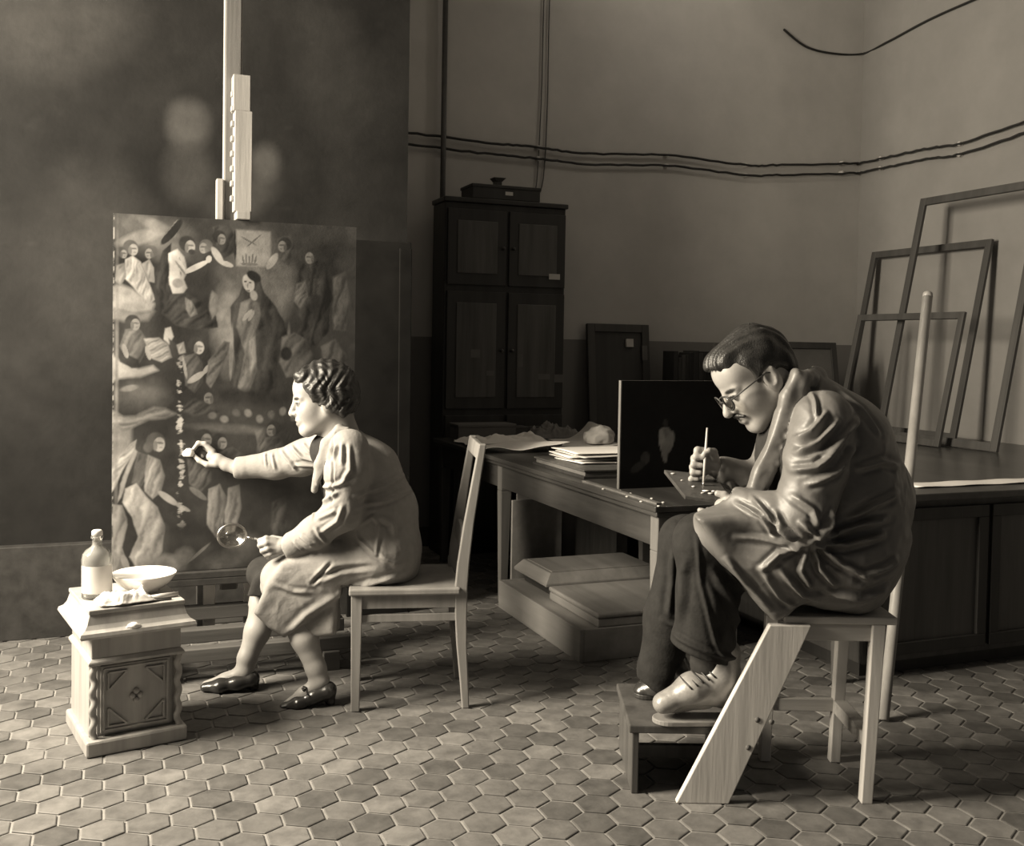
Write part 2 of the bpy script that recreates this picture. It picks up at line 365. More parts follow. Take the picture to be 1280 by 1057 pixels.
# dark counter that carries on to the right wall
ct = thing('work_counter', 'wide dark panelled counter behind the bent man, stretcher frames leaning on it', 'counter', (2.745, 3.165, 0))
CW, CL = RIGHT - 0.03 - 2.745, 2.68
box('worktop', M_table, (0, CW, 0, CL, TZ - 0.03, TZ), ct, 0.004)
box('carcass', M_dwood, (0.03, CW - 0.02, 0.05, CL - 0.03, 0.06, TZ - 0.03), ct, 0.0)
box('plinth', M_black, (0.05, CW - 0.04, 0.09, CL - 0.06, 0, 0.06), ct, 0.0)
for k in range(4):
    x0 = 0.05 + k * (CW - 0.08) / 4; x1 = x0 + (CW - 0.08) / 4 - 0.02
    p = box('front_panel', M_dwood, (x0, x1, 0.035, 0.05, 0.09, TZ - 0.06), ct, 0.003)
    b = MB(); w = 0.05
    b.box(x0, x1, 0.02, 0.035, 0.09, 0.09 + w); b.box(x0, x1, 0.02, 0.035, TZ - 0.06 - w, TZ - 0.06); b.box(x0, x0 + w, 0.02, 0.035, 0.09 + w, TZ - 0.06 - w); b.box(x1 - w, x1, 0.02, 0.035, 0.09 + w, TZ - 0.06 - w)
    b.build('panel_frame', M_black, p, 0.003)

# crates and boards under the table
cr = thing('long_crate', 'long low wooden crate lying on the tiles under the worktable', 'crate', (1.80, 3.76, 0))
cw, cl, ch = 0.76, 0.94, 0.135
box('side_board', M_crate, (0, 0.02, 0, cl, 0, ch), cr); box('side_board', M_crate, (cw - 0.02, cw, 0, cl, 0, ch), cr)
box('end_board', M_crate, (0.02, cw - 0.02, 0.0, 0.02, 0, ch), cr); box('end_board', M_crate, (0.02, cw - 0.02, cl - 0.02, cl, 0, ch), cr)
for k in range(5):
    x0 = 0.021 + k * (cw - 0.042) / 5; box('lid_plank', M_crate, (x0, x0 + (cw - 0.042) / 5 - 0.003, 0.021, cl - 0.021, ch - 0.022, ch - 0.003 - 0.001 * (k % 2)), cr, 0.002)
sl = thing('wooden_case', 'flat wooden case with rounded edges lying on the front of the long crate', 'case', (1.885, 3.77, ch))
box('case_body', M_crate, (0, 0.62, 0, 0.50, 0, 0.036), sl, 0.006); box('lid', M_crate, (-0.004, 0.624, -0.004, 0.504, 0.038, 0.06), sl, 0.008)
ld = thing('sloped_lid', 'wooden lid with sloping edges on a shallow box behind the flat case', 'lid', (1.87, 4.275, ch + 0.055))
b = MB(); b.box(0, 0.62, 0, 0.40, 0, 0.012); b.frustum((0, 0.62, 0, 0.40), 0.012, (0.035, 0.585, 0.035, 0.365), 0.055); b.build('rim', M_crate, ld, 0.002)
box('top_panel', M_crate, (0.05, 0.57, 0.05, 0.35, 0.055, 0.059), ld, 0.002)
b = thing('shallow_box', 'dark shallow box under the lid with sloping edges', 'box', (1.92, 4.30, ch))
box('box_body', M_dwoodx, (0, 0.5, 0, 0.36, 0, 0.055), b, 0.003)
bd = thing('stored_boards', 'dark boards standing on edge behind the crate under the worktable', 'boards', (1.93, 4.86, 0))
for k, (x0, x1, h, y) in enumerate(((0, 0.28, 0.50, 0.00), (0.16, 0.62, 0.44, 0.03), (0.05, 0.7, 0.57, 0.06))):
    box('board', M_crate if k != 1 else M_tleg, (x0, x1, y, y + 0.018, 0, h), bd, 0.002)

# ------------------------------------------------------------------ on the table
def sheet(name, m, parent, w, l, nx, ny, fn, thick=0.0012):
    xs = np.linspace(-w / 2, w / 2, nx); ys = np.linspace(-l / 2, l / 2, ny); X, Y = np.meshgrid(xs, ys); X2, Y2, Z = fn(X, Y)
    v = np.stack([X2, Y2, Z], -1).reshape(-1, 3); i = np.arange((ny - 1) * nx).reshape(ny - 1, nx)[:, :-1].ravel()
    f = np.stack([i, i + 1, i + nx + 1, i + nx], 1)
    me = bpy.data.meshes.new(name); me.from_pydata(v.tolist(), [], f.tolist()); me.shade_smooth(); me.update()
    o = link(name, me, m, parent); s = o.modifiers.new('thick', 'SOLIDIFY'); s.thickness = thick; s.offset = 1; return o
def crumple(w, l, h, seed, freq=3.0):
    def fn(X, Y):
        u = X / w + 0.5; v = Y / l + 0.5
        n = vnoise(u, v * l / w, seed, 4, freq); rd = 1 - np.abs(2 * vnoise(u + .3, v * l / w + .1, seed + 5, 3, freq * 1.3) - 1)
        edge = np.clip(np.minimum(np.minimum(u, 1 - u), np.minimum(v, 1 - v)) * 7, 0.12, 1)
        dx = (vnoise(u, v, seed + 2, 2, 3) - .5) * 0.14 * w; dy = (vnoise(u, v, seed + 3, 2, 3) - .5) * 0.14 * l
        return X + dx, Y + dy, 0.004 + h * edge * (0.55 * n + 0.75 * np.clip(rd - .55, 0, 1) * 2 * n)
    return fn
def T(x, y, z=TZ): return (x, y, z)
o = thing('storage_box', 'long low grey board box at the far end of the worktable', 'box', T(1.90, 5.66)); box('box_body', M_gbox, (0, 0.36, 0, 0.16, 0, 0.075), o); box('lid', M_gbox, (-0.004, 0.364, -0.004, 0.164, 0.075, 0.092), o)
o = thing('small_box', 'small dark box beside the grey board box on the worktable', 'box', T(2.262, 5.70)); box('box_body', M_dwood, (0, 0.09, 0, 0.1, 0, 0.06), o); box('lid', M_dwood, (-0.003, 0.093, -0.003, 0.103, 0.06, 0.072), o)
o = sheet('crumpled_paper', M_paper, None, 0.5, 0.28, 60, 44, crumple(0.5, 0.28, 0.07, 3)); o.location = T(2.09, 5.46); o.rotation_euler = (0, 0, .03); tag(o, 'crumpled white wrapping paper on the far left of the worktable', 'paper')
o = sheet('rolled_sheet', M_paper, None, 0.46, 0.34, 40, 34, lambda X, Y: (X, Y + 0.02 * np.sin(X * 9), 0.010 + 0.022 * (1 + np.sin(X * 16 + 2 * np.sin(Y * 9))) * np.clip((X + 0.23) / 0.46, 0, 1) + 0.02 * np.clip(-Y * 6, 0, 1) * (1 + np.sin(X * 24)) / 2)); o.location = T(2.06, 5.08); o.rotation_euler = (0, 0, -.15); tag(o, 'curling white sheets with wavy edge behind the chair back', 'paper')
o = sheet('grey_wrapping', M_gcloth, None, 0.34, 0.20, 60, 34, crumple(0.34, 0.20, 0.10, 11, 4.0)); o.location = T(2.53, 5.70); o.rotation_euler = (0, 0, 0); tag(o, 'rumpled grey cloth lying across the back of the worktable', 'cloth')
o = sheet('folded_sheet', M_paper2, None, 0.28, 0.18, 24, 20, lambda X, Y: (X, Y, 0.006 + 0.10 * np.clip((X + .02) / .16, 0, 1) ** 2 + 0.004 * np.sin(Y * 30))); o.location = T(2.55, 5.47); tag(o, 'stiff folded sheet curling up beside the grey cloth', 'paper')
o = sheet('flat_sheets', M_paper2, None, 0.32, 0.26, 24, 20, lambda X, Y: (X, Y, 0.004 + 0.006 * (1 + np.sin(X * 14 + Y * 8)))); o.location = T(2.52, 5.20); o.rotation_euler = (0, 0, .25); tag(o, 'flat pale sheets under the cloth bundle', 'paper')
def lump(name, m, parent, r, loc, seed, sub=4, amp=0.25):
    bm = bmesh.new(); bmesh.ops.create_icosphere(bm, subdivisions=sub, radius=1.0)
    for v in bm.verts:
        n = v.co.normalized(); a = np.array([n.x]); 
        d = 1 + amp * (2 * float(vnoise(np.array([n.x * .5 + .5 + n.z * .2]), np.array([n.y * .5 + .5 + n.z * .35]), seed, 4, 3.0)[0]) - 1)
        v.co = Vector((n.x * r[0] * d, n.y * r[1] * d, max(n.z * r[2] * d, -r[2] * 0.55) + r[2] * 0.55))
    me = bpy.data.meshes.new(name); bm.to_mesh(me); bm.free(); o = link(name, me, m, parent, True); o.location = loc; return o
tag(lump('cloth_bundle', M_paper2, None, (0.085, 0.07, 0.06), T(2.58, 5.18, TZ + 0.017), 4, amp=0.4), 'rounded bundle of pale cloth beside the dark upright panel', 'cloth')
pf = thing('portfolio', 'dark portfolio lying flat near the table edge under white folders', 'portfolio', T(1.87, 3.90))
box('lower_cover', M_black, (0, 0.5, 0, 0.56, 0, 0.012), pf, 0.002); box('upper_cover', M_dwood, (0.004, 0.5, 0.004, 0.556, 0.03, 0.038), pf, 0.002); box('pages', M_gbox, (0.012, 0.48, 0.012, 0.545, 0.012, 0.03), pf, 0.001)
z = TZ + 0.0385
for k in range(5):
    o = sheet('paper_folder', M_paper if k % 2 == 0 else M_paper2, None, 0.40, 0.28, 20, 16, (lambda s: lambda X, Y: (X, Y, 0.003 * (1 + np.sin(X * 9 + s) * np.sin(Y * 11 + 2 * s))))(k), 0.004)
    o.location = (2.13 + random.uniform(-.03, .03), 4.24 + random.uniform(-.03, .03), z); o.rotation_euler = (0, 0, random.uniform(-.14, .1)); z += 0.0104
    tag(o, ['white paper folder at the bottom of the pile on the portfolio', 'cream folder second from bottom of the pile on the portfolio', 'white folder in the middle of the pile on the portfolio', 'cream folder second from top of the pile on the portfolio', 'white folder on top of the pile on the portfolio'][k], 'folder', 'folders on the portfolio')
tag(MB().bar((1.835, 3.20, TZ + 0.004), (1.835, 3.82, TZ + 0.004), 0.022, 0.008).build('wooden_ruler', M_tleg, None, 0.001), 'narrow wooden ruler lying along the worktable edge', 'ruler')
for k in range(9):
    o = lump('paint_drip', M_paper2, tb, (0.006, 0.007, 0.003), (0.003 + random.uniform(0.002, 0.03) + (0.03 if k % 2 else 0), 0.015 + k * 0.055 + random.uniform(-.02, .02), TZ - 0.0003), k, 2, .2)
    if k % 2: o.location.x += 0.02

# dark upright panel with a faint painted figure
def dark_fig(u, v):
    c = 0.003 + 0.004 * vnoise(u, v, 21, 4, 4)
    def e(cx, cy, rx, ry, val, c, rot=0.0):
        du = (u - cx); dv = (v - cy); a = du * math.cos(rot) + dv * math.sin(rot); b = -du * math.sin(rot) + dv * math.cos(rot)
        k = np.clip((1.1 - np.sqrt((a / rx) ** 2 + (b / ry) ** 2)) * 5, 0, 1); return c * (1 - k) + val * k
    sh = 0.6 + 0.7 * vnoise(u * 2, v * 2, 5, 4, 6)
    c = e(.50, .50, .07, .07, .10 * sh, c); c = e(.47, .43, .04, .12, .16 * sh, c, .2); c = e(.55, .42, .05, .11, .12 * sh, c, -.3); c = e(.50, .33, .035, .10, .13 * sh, c, .1)
    c = e(.50, .60, .03, .04, .02, c); c = e(.28, .28, .05, .06, .03 * sh, c); c = e(.20, .20, .09, .04, .02 * sh, c, .5)
    return c
up = thing('dark_panel_painting', 'black upright panel painting with one faint draped figure, on the worktable', 'painting', T(1.885, 3.60))
M_paint = mat('oil_paint', 0.5, 0.45, 0.12, 30.0, 0.08, attr=True, spec=0.35)
painted_panel('painted_panel', mat('matt_dark_paint', .5, .75, .12, 30, .05, attr=True, spec=.12), up, 0, 0.72, 0, 0, 0.43, 108, 64, lambda u, v: dark_fig(u * 1.8, v), 0.018)
b = MB().box(-0.004, 0.0, 0.0, 0.018, 0, 0.43); b.build('worn_edge', M_gbox, up)
b = MB().box(0.2, 0.5, 0.018, 0.10, 0, 0.012); b.bar((0.35, 0.09, 0.012), (0.35, 0.022, 0.33), 0.03, 0.012, (0, 1, 0)); b.build('prop_stand', M_black, up)

# ------------------------------------------------------------------ back wall furniture
cb = thing('tall_cabinet', 'tall black wooden cabinet against the back wall with small paper labels', 'cabinet', (1.89, 5.93, 0))
w, d, h = 0.80, 0.26, 2.16
box('carcass', M_black, (0, w, 0.02, d, 0, h), cb, 0.004); box('cornice', M_black, (-0.012, w + 0.012, 0.0, d, h, h + 0.03), cb, 0.006)
for k in range(2):
    for z0, z1 in ((0.08, 0.86), (0.90, 1.62), (1.66, h - 0.04)):
        x0 = 0.015 + k * (w / 2); dr = box('door', M_black, (x0, x0 + w / 2 - 0.02, 0.002, 0.02, z0, z1), cb, 0.003)
        b = MB(); b.box(x0 + .06, x0 + w / 2 - .08, -0.004, 0.002, z0 + .07, z1 - .07); b.build('panel', M_dwood, dr, 0.004)
        b = MB().lathe([(0, 0), (.009, 0), (.007, .008), (.012, .016), (.008, .024), (0, .026)], n=12); kn = b.build('knob', M_dmetal, dr); kn.location = (x0 + (w / 2 - .045 if k == 0 else .025), 0.002, (z0 + z1) / 2); kn.rotation_euler = (PI / 2, 0, 0)
for x, z, a, c in ((0.72, 1.73, 0.075, 0.035), (0.20, 1.24, 0.06, 0.05), (0.5, 1.20, 0.03, 0.08), (0.66, 1.10, 0.08, 0.035), (0.76, 1.09, 0.06, 0.05), (0.3, 1.12, 0.05, 0.03)):
    box('paper_label', M_paper2 if x == 0.72 else M_gbox, (x - a / 2, x + a / 2, -0.0052, -0.0042, z - c / 2, z + c / 2), cb, 0)
hb = thing('flat_case', 'black flat case lying on top of the tall cabinet, small label on front', 'case', (2.06, 5.94, h + 0.03))
box('case_body', M_black, (0, 0.45, 0, 0.22, 0, 0.085), hb, 0.006); box('paper_label', M_paper2, (0.215, 0.265, -0.001, 0.0, 0.03, 0.052), hb, 0); box('lid', M_black, (-0.005, 0.455, -0.005, 0.225, 0.07, 0.09), hb, 0.004)
b = MB().box(2.235, 2.275, 6.0, 6.06, h + 0.12, h + 0.15); b.frustum((2.235, 2.275, 6.0, 6.06), h + 0.15, (2.215, 2.30, 5.99, 6.07), h + 0.175)
tag(b.build('small_holder', M_black, None, 0.003), 'small black holder standing on the flat case atop the cabinet', 'holder')

def frame(name, label, loc, w, hgt, bar, dep, m, lean=0.0, facing='y', panel=None, cross=False, rz=None, cat='frame', group=None):
    "upright rectangular frame, width along local x, front to -y, leaning back by 'lean'"
    o = thing(name, label, cat, (loc[0], loc[1], loc[2] + dep * math.sin(lean) + .0005), 0, group); o.rotation_euler = (-lean, 0, rz or 0)
    box('bottom_bar', m, (bar, w - bar, 0, dep, 0, bar), o); box('top_bar', m, (bar, w - bar, 0, dep, hgt - bar, hgt), o)
    box('side_bar', m, (0, bar, 0, dep, 0, hgt), o); box('side_bar', m, (w - bar, w, 0, dep, 0, hgt), o)
    if cross: box('cross_bar', m, (bar, w - bar, 0.004, dep - 0.004, hgt * cross - bar / 2, hgt * cross + bar / 2), o)
    if panel: box('panel', panel, (bar - .004, w - bar + .004, dep * 0.5, dep * 0.5 + .008, bar - .004, hgt - bar + .004), o, 0)
    return o
f = frame('framed_panel', 'wide grey frame around a dark panel, leaning on the back wall beside the cabinet', (3.0, 6.10, 0), 0.47, 1.455, 0.055, 0.03, mat('grey_frame_wood', 0.06, 0.6, 0.3, 12, .1, wood=2), 0.1, panel=M_black)
b = MB(); b.box(0.29, 0.345, -0.002, 0.012, 1.30, 1.355); b.build('paper_label', M_paper2, f); MB().box(0.41, 0.45, -0.003, 0.0, 1.21, 1.31).build('tag', M_gbox, f)
bk = thing('low_bookcase', 'low black open bookcase against the back wall behind the worktable', 'bookcase', (3.50, 5.97, 0))
w, d, h = 0.52, 0.30, 1.06
for a in ((0, .02, 0, d, 0, h), (w - .02, w, 0, d, 0, h)): box('side', M_black, a, bk)
for z in (0.06, 0.4, 0.74, h - .02): box('shelf', M_black, (.02, w - .02, 0, d, z, z + .02), bk)
box('back', M_black, (.02, w - .02, d - .012, d, .08, h - .02), bk)
x = 3.50 + 0.03
for k in range(11):
    tw = random.uniform(.024, .04); th = random.uniform(.17, .22)
    if x + tw > 3.98: break
    o = thing('book', 'dark bound book standing on top of the low bookcase, %s from the frame' % ('first second third fourth fifth sixth seventh eighth ninth tenth eleventh'.split()[k]), 'book', (x, 6.0, h), 0, 'books on the low bookcase')
    mm = mat('book_cloth_%d' % (k % 4), (0.02, 0.03, 0.045, 0.025)[k % 4], .6, .2, 20, .05)
    box('cover', mm, (0, tw, 0, .15, 0, th), o, .003); box('page_block', M_gbox, (.003, tw - .003, .006, .146, th - .0005, th + .0005), o, 0); x += tw + .003
f = frame('plain_board', 'plain grey board standing on the counter behind the man, against the back wall', (3.74, 5.74, TZ), 0.36, 0.60, 0.02, 0.02, mat('grey_plain_board', 0.07, .7, .2, 5, .05), 0.16, panel=mat('grey_plain_board', 0.07), cat='board')
f = frame('dark_stretcher', 'dark stretcher frame with grey canvas behind the head of the bent man', (4.12, 5.70, TZ), 0.58, 0.62, 0.045, 0.025, M_black, 0.16, panel=mat('grey_canvas', 0.10, .8, .2, 6, .1))
# open stretchers leaning on the right wall (local x runs towards the camera, front to -x of the room)
frame('stretcher_frame', 'smallest open stretcher frame, standing in front of the others on the counter', (4.54, 5.60, TZ), 0.93, 0.82, 0.042, 0.022, M_stretch, 0.21, rz=-PI / 2, group='open stretcher frames leaning on the right wall')
frame('stretcher_frame', 'tallest open stretcher frame, leaning between two shorter ones by the right wall', (4.66, 5.34, TZ), 0.98, 1.60, 0.05, 0.022, M_stretch, 0.20, rz=-PI / 2, group='open stretcher frames leaning on the right wall')
frame('stretcher_frame', 'middle-height open stretcher frame, closest to the right wall', (4.95, 6.06, TZ), 1.1, 1.31, 0.048, 0.022, M_stretch, 0.20, rz=-PI / 2, group='open stretcher frames leaning on the right wall')
o = sheet('loose_sheets', M_paper, None, 0.9, 0.12, 20, 8, lambda X, Y: (X, Y, 0.003 + 0.003 * np.sin(X * 12) ** 2)); o.location = T(3.55, 3.36); tag(o, 'long strip of white sheets on the counter edge beside the pole', 'paper')
# ------------------------------------------------------------------ great dark canvas behind the easel
def soft(u, v, cx, cy, rx, ry, rot=0.0, s=4.0):
    a = (u - cx) * math.cos(rot) + (v - cy) * math.sin(rot); b = -(u - cx) * math.sin(rot) + (v - cy) * math.cos(rot)
    return np.clip((1.12 - np.sqrt((a / rx) ** 2 + (b / ry) ** 2)) * s, 0, 1)
def big_dark(u, v):
    x = u * 3.15; z = v * 2.95
    n = vnoise(x, z, 40, 6, 1.2); n2 = vnoise(x, z, 41, 5, 5.0)
    c = 0.010 + 0.022 * np.clip(n - .38, 0, 1) + 0.010 * (n2 - .5)
    for cx, cz, rx, rz, val, rot in ((2.10, 1.86, .11, .13, .07, 0), (2.10, 1.65, .13, .16, .035, 0), (2.35, 1.55, .2, .1, .04, .5), (2.45, 1.72, .08, .1, .06, 0), (1.55, 2.3, .4, .3, .032, .4), (1.7, 1.2, .3, .5, .03, 0), (2.75, 2.2, .2, .4, .028, .2), (2.8, 1.0, .2, .5, .026, 0)):
        k = soft(x, z, cx, cz, rx, rz, rot, 1.6) * (0.4 + .8 * n2); c = c * (1 - k) + val * k
    c += 0.05 * np.clip(vnoise(x, z * 3, 44, 3, 9) - .80, 0, 1)          # flaked specks
    return np.clip(c, .006, 1)
bc = thing('large_dark_canvas', 'huge dark unframed canvas standing upright behind the easel', 'painting', (-1.75 + .04, 4.86, 0.40))
painted_panel('painted_canvas', mat('matt_old_paint', .5, .7, .2, 12, .1, attr=True, spec=.15), bc, 0, 3.06, 0, 0, 2.95, 200, 190, big_dark, 0.03)
for x in (0.05, 1.5, 2.9): box('stretcher_bar', M_stretch, (x, x + 0.08, 0.031, 0.055, 0, 2.95), bc)
o = thing('canvas_plinth', 'low dark wooden plinth carrying the huge dark canvas', 'plinth', (-1.70, 4.80, 0))
box('front_board', M_dwoodx, (0, 3.05, 0, 0.03, 0, 0.40), o); box('top_board', M_dwoodx, (0, 3.05, 0.03, 0.24, 0.37, 0.40), o); box('back_board', M_dwoodx, (0, 3.05, 0.21, 0.24, 0, 0.37), o)
o = thing('dark_board', 'plain dark board leaning on the edge of the huge canvas', 'board', (1.05, 4.74, 0)); o.rotation_euler = (-0.02, 0, 0)
box('board', mat('matt_black_board', .012, .9, .3, 8, .05, spec=.08), (0, 0.30, 0, 0.02, 0, 1.78), o); box('batten', MATS['matt_black_board'], (0.24, 0.30, -0.012, 0, 0.05, 1.75), o)

# ------------------------------------------------------------------ easel
EX = 0.452
es = thing('studio_easel', 'tall wooden studio easel holding the old religious painting', 'easel', (EX, 4.20, 0))
def ebox(n, m, b): return box(n, m, b, es, 0.003)
ebox('mast', M_easel, (-0.036, 0.034, 0.0, 0.035, 0.30, 3.35))
MB().box(-0.028, 0.026, -0.003, 0.0, 0.3, 3.35).build('mast_groove', M_tleg, es)
ebox('slider', M_easel, (-0.002, 0.066, -0.075, -0.005, 1.80, 2.19)); ebox('slider_head', M_easel, (-.008, 0.058, -0.07, -0.004, 2.19, 2.33))
ebox('top_clamp', M_easel, (0.006, 0.06, -0.09, 0.0, 1.768, 1.80)); ebox('side_batten', M_easel, (-0.062, -0.037, -0.02, 0.03, 1.60, 1.93))
for k in range(8): ebox('ratchet_tooth', M_easel, (-0.014, -0.0025, -0.062, -0.03, 1.84 + k * 0.058, 1.862 + k * 0.058))
ebox('tray', M_dwoodx, (-0.47, 0.50, -0.10, 0.0, 0.372, 0.398)); ebox('tray_front', M_dwoodx, (-0.47, 0.50, -0.10, -0.085, 0.345, 0.372))
for x in (-0.10, 0.055): ebox('upright', M_pale, (x, x + 0.045, -0.02, 0.0, 0.10, 0.372))
for x in (-0.12, 0.27): ebox('upright', M_easeld, (x, x + 0.05, 0.04, 0.085, 0.08, 0.9))
for x in (-0.30, 0.34): 
    ebox('runner', M_easeld, (x, x + 0.065, -0.22, 0.50, 0.0, 0.075))
for y, z, x0, x1 in ((-0.03, 0.20, -0.40, 0.42), (-0.10, 0.13, -0.40, 0.44), (-0.17, 0.076, -0.40, 0.46), (0.36, 0.076, -0.34, 0.44)):
    ebox('cross_beam', M_easeld, (x0, x1, y - 0.03, y + 0.03, z, z + 0.05))
ebox('post_foot', M_easeld, (0.33, 0.42, -0.12, 0.04, 0.126, 0.22)); ebox('post', M_easeld, (0.35, 0.395, -0.02, 0.025, 0.22, 0.372))
MB().lathe([(0, 0), (.03, 0), (.03, .012), (.012, .016), (.012, .04), (0, .042)], n=14).build('screw_knob', M_dmetal, es).location = (0.2, -0.05, 0.398)

# ------------------------------------------------------------------ painting on the easel
PX0, PX1, PZ0, PZ1, PY = 0.012, 0.935, 0.40, 1.765, 4.13
def pic(u, v):
    "u 0..1 left to right, v 0..1 bottom to top; laid out on a 307 x 436 sketch with y downwards"
    X = 137 + u * 307; Y = 264 + (1 - v) * 437
    n = vnoise(u, v * 1.45, 60, 6, 4.0); nf = vnoise(u * 1.2, v * 1.6, 61, 5, 16.0)
    c = 0.042 + 0.045 * (n - .5)
    S = lambda cx, cy, rx, ry, rot=0.0, s=3.0: soft(X, Y, cx, cy, rx, ry, rot, s)
    def put(val, cx, cy, rx, ry, rot=0.0, s=3.0, tex=0.5):
        nonlocal c
        k = S(cx, cy, rx, ry, rot, s); sh = (1 - tex) + 2 * tex * (0.55 * n + 0.45 * nf); c = c * (1 - k) + val * sh * k
    def limb(val, x0, y0, x1, y1, w, s=3.0, tex=.3): put(val, (x0 + x1) / 2, (y0 + y1) / 2, math.hypot(x1 - x0, y1 - y0) / 2 + w * .5, w, math.atan2(y1 - y0, x1 - x0), s, tex)
    def folds(val, cx, cy, rx, ry, rot=0.0, f=0.5, ang=0.4):
        nonlocal c
        k = S(cx, cy, rx, ry, rot, 3.0); w = np.sin((X * math.cos(ang) + Y * math.sin(ang)) * f + 6 * n); c = c * (1 - k) + val * (0.75 + .45 * w) * (0.6 + .8 * nf) * k
    def poly(val, pts, fold=0.0, ang=0.3, edge=1.6, lit=.5, tex=.35):
        "soft-edged polygon, lit from the left, with drapery folds"
        nonlocal c
        q = np.array(pts, float); x0, y0 = q.min(0) - 6; x1, y1 = q.max(0) + 6; m = (X > x0) & (X < x1) & (Y > y0) & (Y < y1); x, y = X[m] + 3 * (nf[m] - .5), Y[m] + 3 * (n[m] - .5)
        d = np.full(x.shape, 1e9); sg = np.ones_like(d)
        for i in range(len(q)):
            a, b = q[i], q[i - 1]; e = b - a; wx, wy = x - a[0], y - a[1]; t = np.clip((wx * e[0] + wy * e[1]) / (e @ e), 0, 1); d = np.minimum(d, (wx - e[0] * t) ** 2 + (wy - e[1] * t) ** 2)
            c1 = y >= a[1]; c2 = y < b[1]; c3 = e[0] * wy > e[1] * wx; sg = np.where((c1 & c2 & c3) | (~c1 & ~c2 & ~c3), -sg, sg)
        d = np.sqrt(d) * sg; k = np.clip(.5 - d / edge, 0, 1); u_ = (x - x0) / (x1 - x0)
        sh = 1 + lit * (.5 - u_) * 1.6 + lit * np.clip(d / 14, -1, 0) * -.3
        if fold: ph = (x * math.cos(ang) + y * math.sin(ang)) * fold; sh = sh * (1 + (.26 * np.sin(ph + 11 * n[m] + .03 * y) + .16 * np.sin(ph * 2.3 + 9 * nf[m] + 1.3)) * np.clip(-d / 3, 0, 1))
        sh = sh * (1 - tex + 2 * tex * (.5 * n[m] + .5 * nf[m])); c[m] = c[m] * (1 - k) + val * np.clip(sh, .1, 2) * k
    def face(cx, cy, r, val, hair=.045, dirx=1, tilt=0.0):
        put(hair, cx - dirx * r * .35, cy - r * .35, r * 1.15, r * 1.1, tilt, 5, .3); put(val, cx + dirx * r * .12, cy + r * .1, r * .68, r * .9, tilt, 6, .15)
        put(val * .45, cx + dirx * r * .2, cy - r * .1, r * .5, r * .16, tilt + .1 * dirx, 3); put(val * .7, cx + dirx * r * .32, cy + r * .5, r * .22, r * .14, 0, 3); put(val * .5, cx - dirx * r * .38, cy + r * .25, r * .3, r * .7, 0, 2.5)
    # sky and clouds; background lowered towards the right, light fall-off put into the colour
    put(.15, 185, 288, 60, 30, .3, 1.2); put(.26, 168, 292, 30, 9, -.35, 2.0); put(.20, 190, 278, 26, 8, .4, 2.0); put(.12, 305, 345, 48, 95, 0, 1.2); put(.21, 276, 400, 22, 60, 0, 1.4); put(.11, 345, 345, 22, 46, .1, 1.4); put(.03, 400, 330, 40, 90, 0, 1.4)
    poly(.31, ((137, 352), (148, 349), (160, 354), (172, 362), (187, 371), (183, 380), (160, 384), (137, 378)), 0, 0, 5, .3); poly(.20, ((137, 378), (165, 383), (186, 380), (178, 392), (150, 394), (137, 392)), 0, 0, 6, .3)
    poly(.33, ((137, 434), (150, 444), (168, 450), (186, 446), (192, 452), (170, 460), (146, 462), (137, 466)), 0, 0, 4, .4); put(.10, 172, 482, 38, 24, 0, 1.4); put(.19, 157, 474, 11, 4, -.2, 2.5)
    poly(.20, ((137, 500), (150, 508), (164, 507), (186, 496), (200, 498), (214, 505), (200, 511), (180, 512), (160, 522), (150, 524), (137, 516)), .4, 1.3, 4, .4); poly(.24, ((137, 516), (150, 524), (160, 522), (160, 540), (148, 560), (137, 580)), 0, 0, 6, .5)
    # angels upper left
    poly(.36, ((151, 318), (160, 313), (170, 320), (174, 332), (182, 350), (187, 366), (180, 372), (168, 360), (158, 348), (149, 338)), .55, .2); poly(.24, ((171, 322), (180, 316), (186, 326), (187, 345), (180, 344), (174, 332)), .5, .3); poly(.22, ((141, 326), (150, 322), (153, 340), (146, 350), (140, 344)), .5, .3)
    face(160, 306, 7.5, .33, .10); face(180, 310, 6.5, .26, .09, -1); face(149, 312, 5.5, .24, .08)
    # figure with bare torso and dark cloak, arm out to the right
    poly(.035, ((206, 296), (196, 306), (189, 330), (186, 352), (188, 374), (202, 380), (210, 355), (206, 325)), .45, .1, 1.6, .6)
    poly(.38, ((203, 309), (214, 303), (222, 312), (225, 326), (222, 340), (226, 350), (221, 358), (208, 358), (204, 342)), 0, 0, 2, .75, .2); put(.24, 214, 345, 7, 6, 0, 3); put(.20, 217, 325, 1.6, 12, -.1, 3)
    limb(.42, 208, 312, 222, 331, 4.2, 5, .2); limb(.40, 222, 332, 250, 317, 3.4, 5, .2); put(.36, 252, 314, 3.5, 4.5, .3, 5, .2); limb(.20, 211, 318, 224, 335, 1.4, 4)
    poly(.045, ((205, 358), (226, 356), (244, 366), (262, 384), (264, 398), (240, 402), (212, 396), (194, 382)), .35, .9, 2, .5); poly(.15, ((224, 362), (232, 366), (238, 382), (230, 386), (224, 376)), .6, .4, 2, .5); poly(.16, ((256, 352), (264, 358), (264, 378), (256, 388), (252, 372)), 0, 0, 2.5, .6)
    face(228, 299, 8.5, .33, .045); put(.05, 231, 306, 4.5, 3.2, 0, 5); face(246, 300, 7, .26, .12, -1); limb(.03, 196, 296, 217, 270, 5.0, 6, .2); limb(.15, 192, 294, 213, 268, .8, 6, .2)
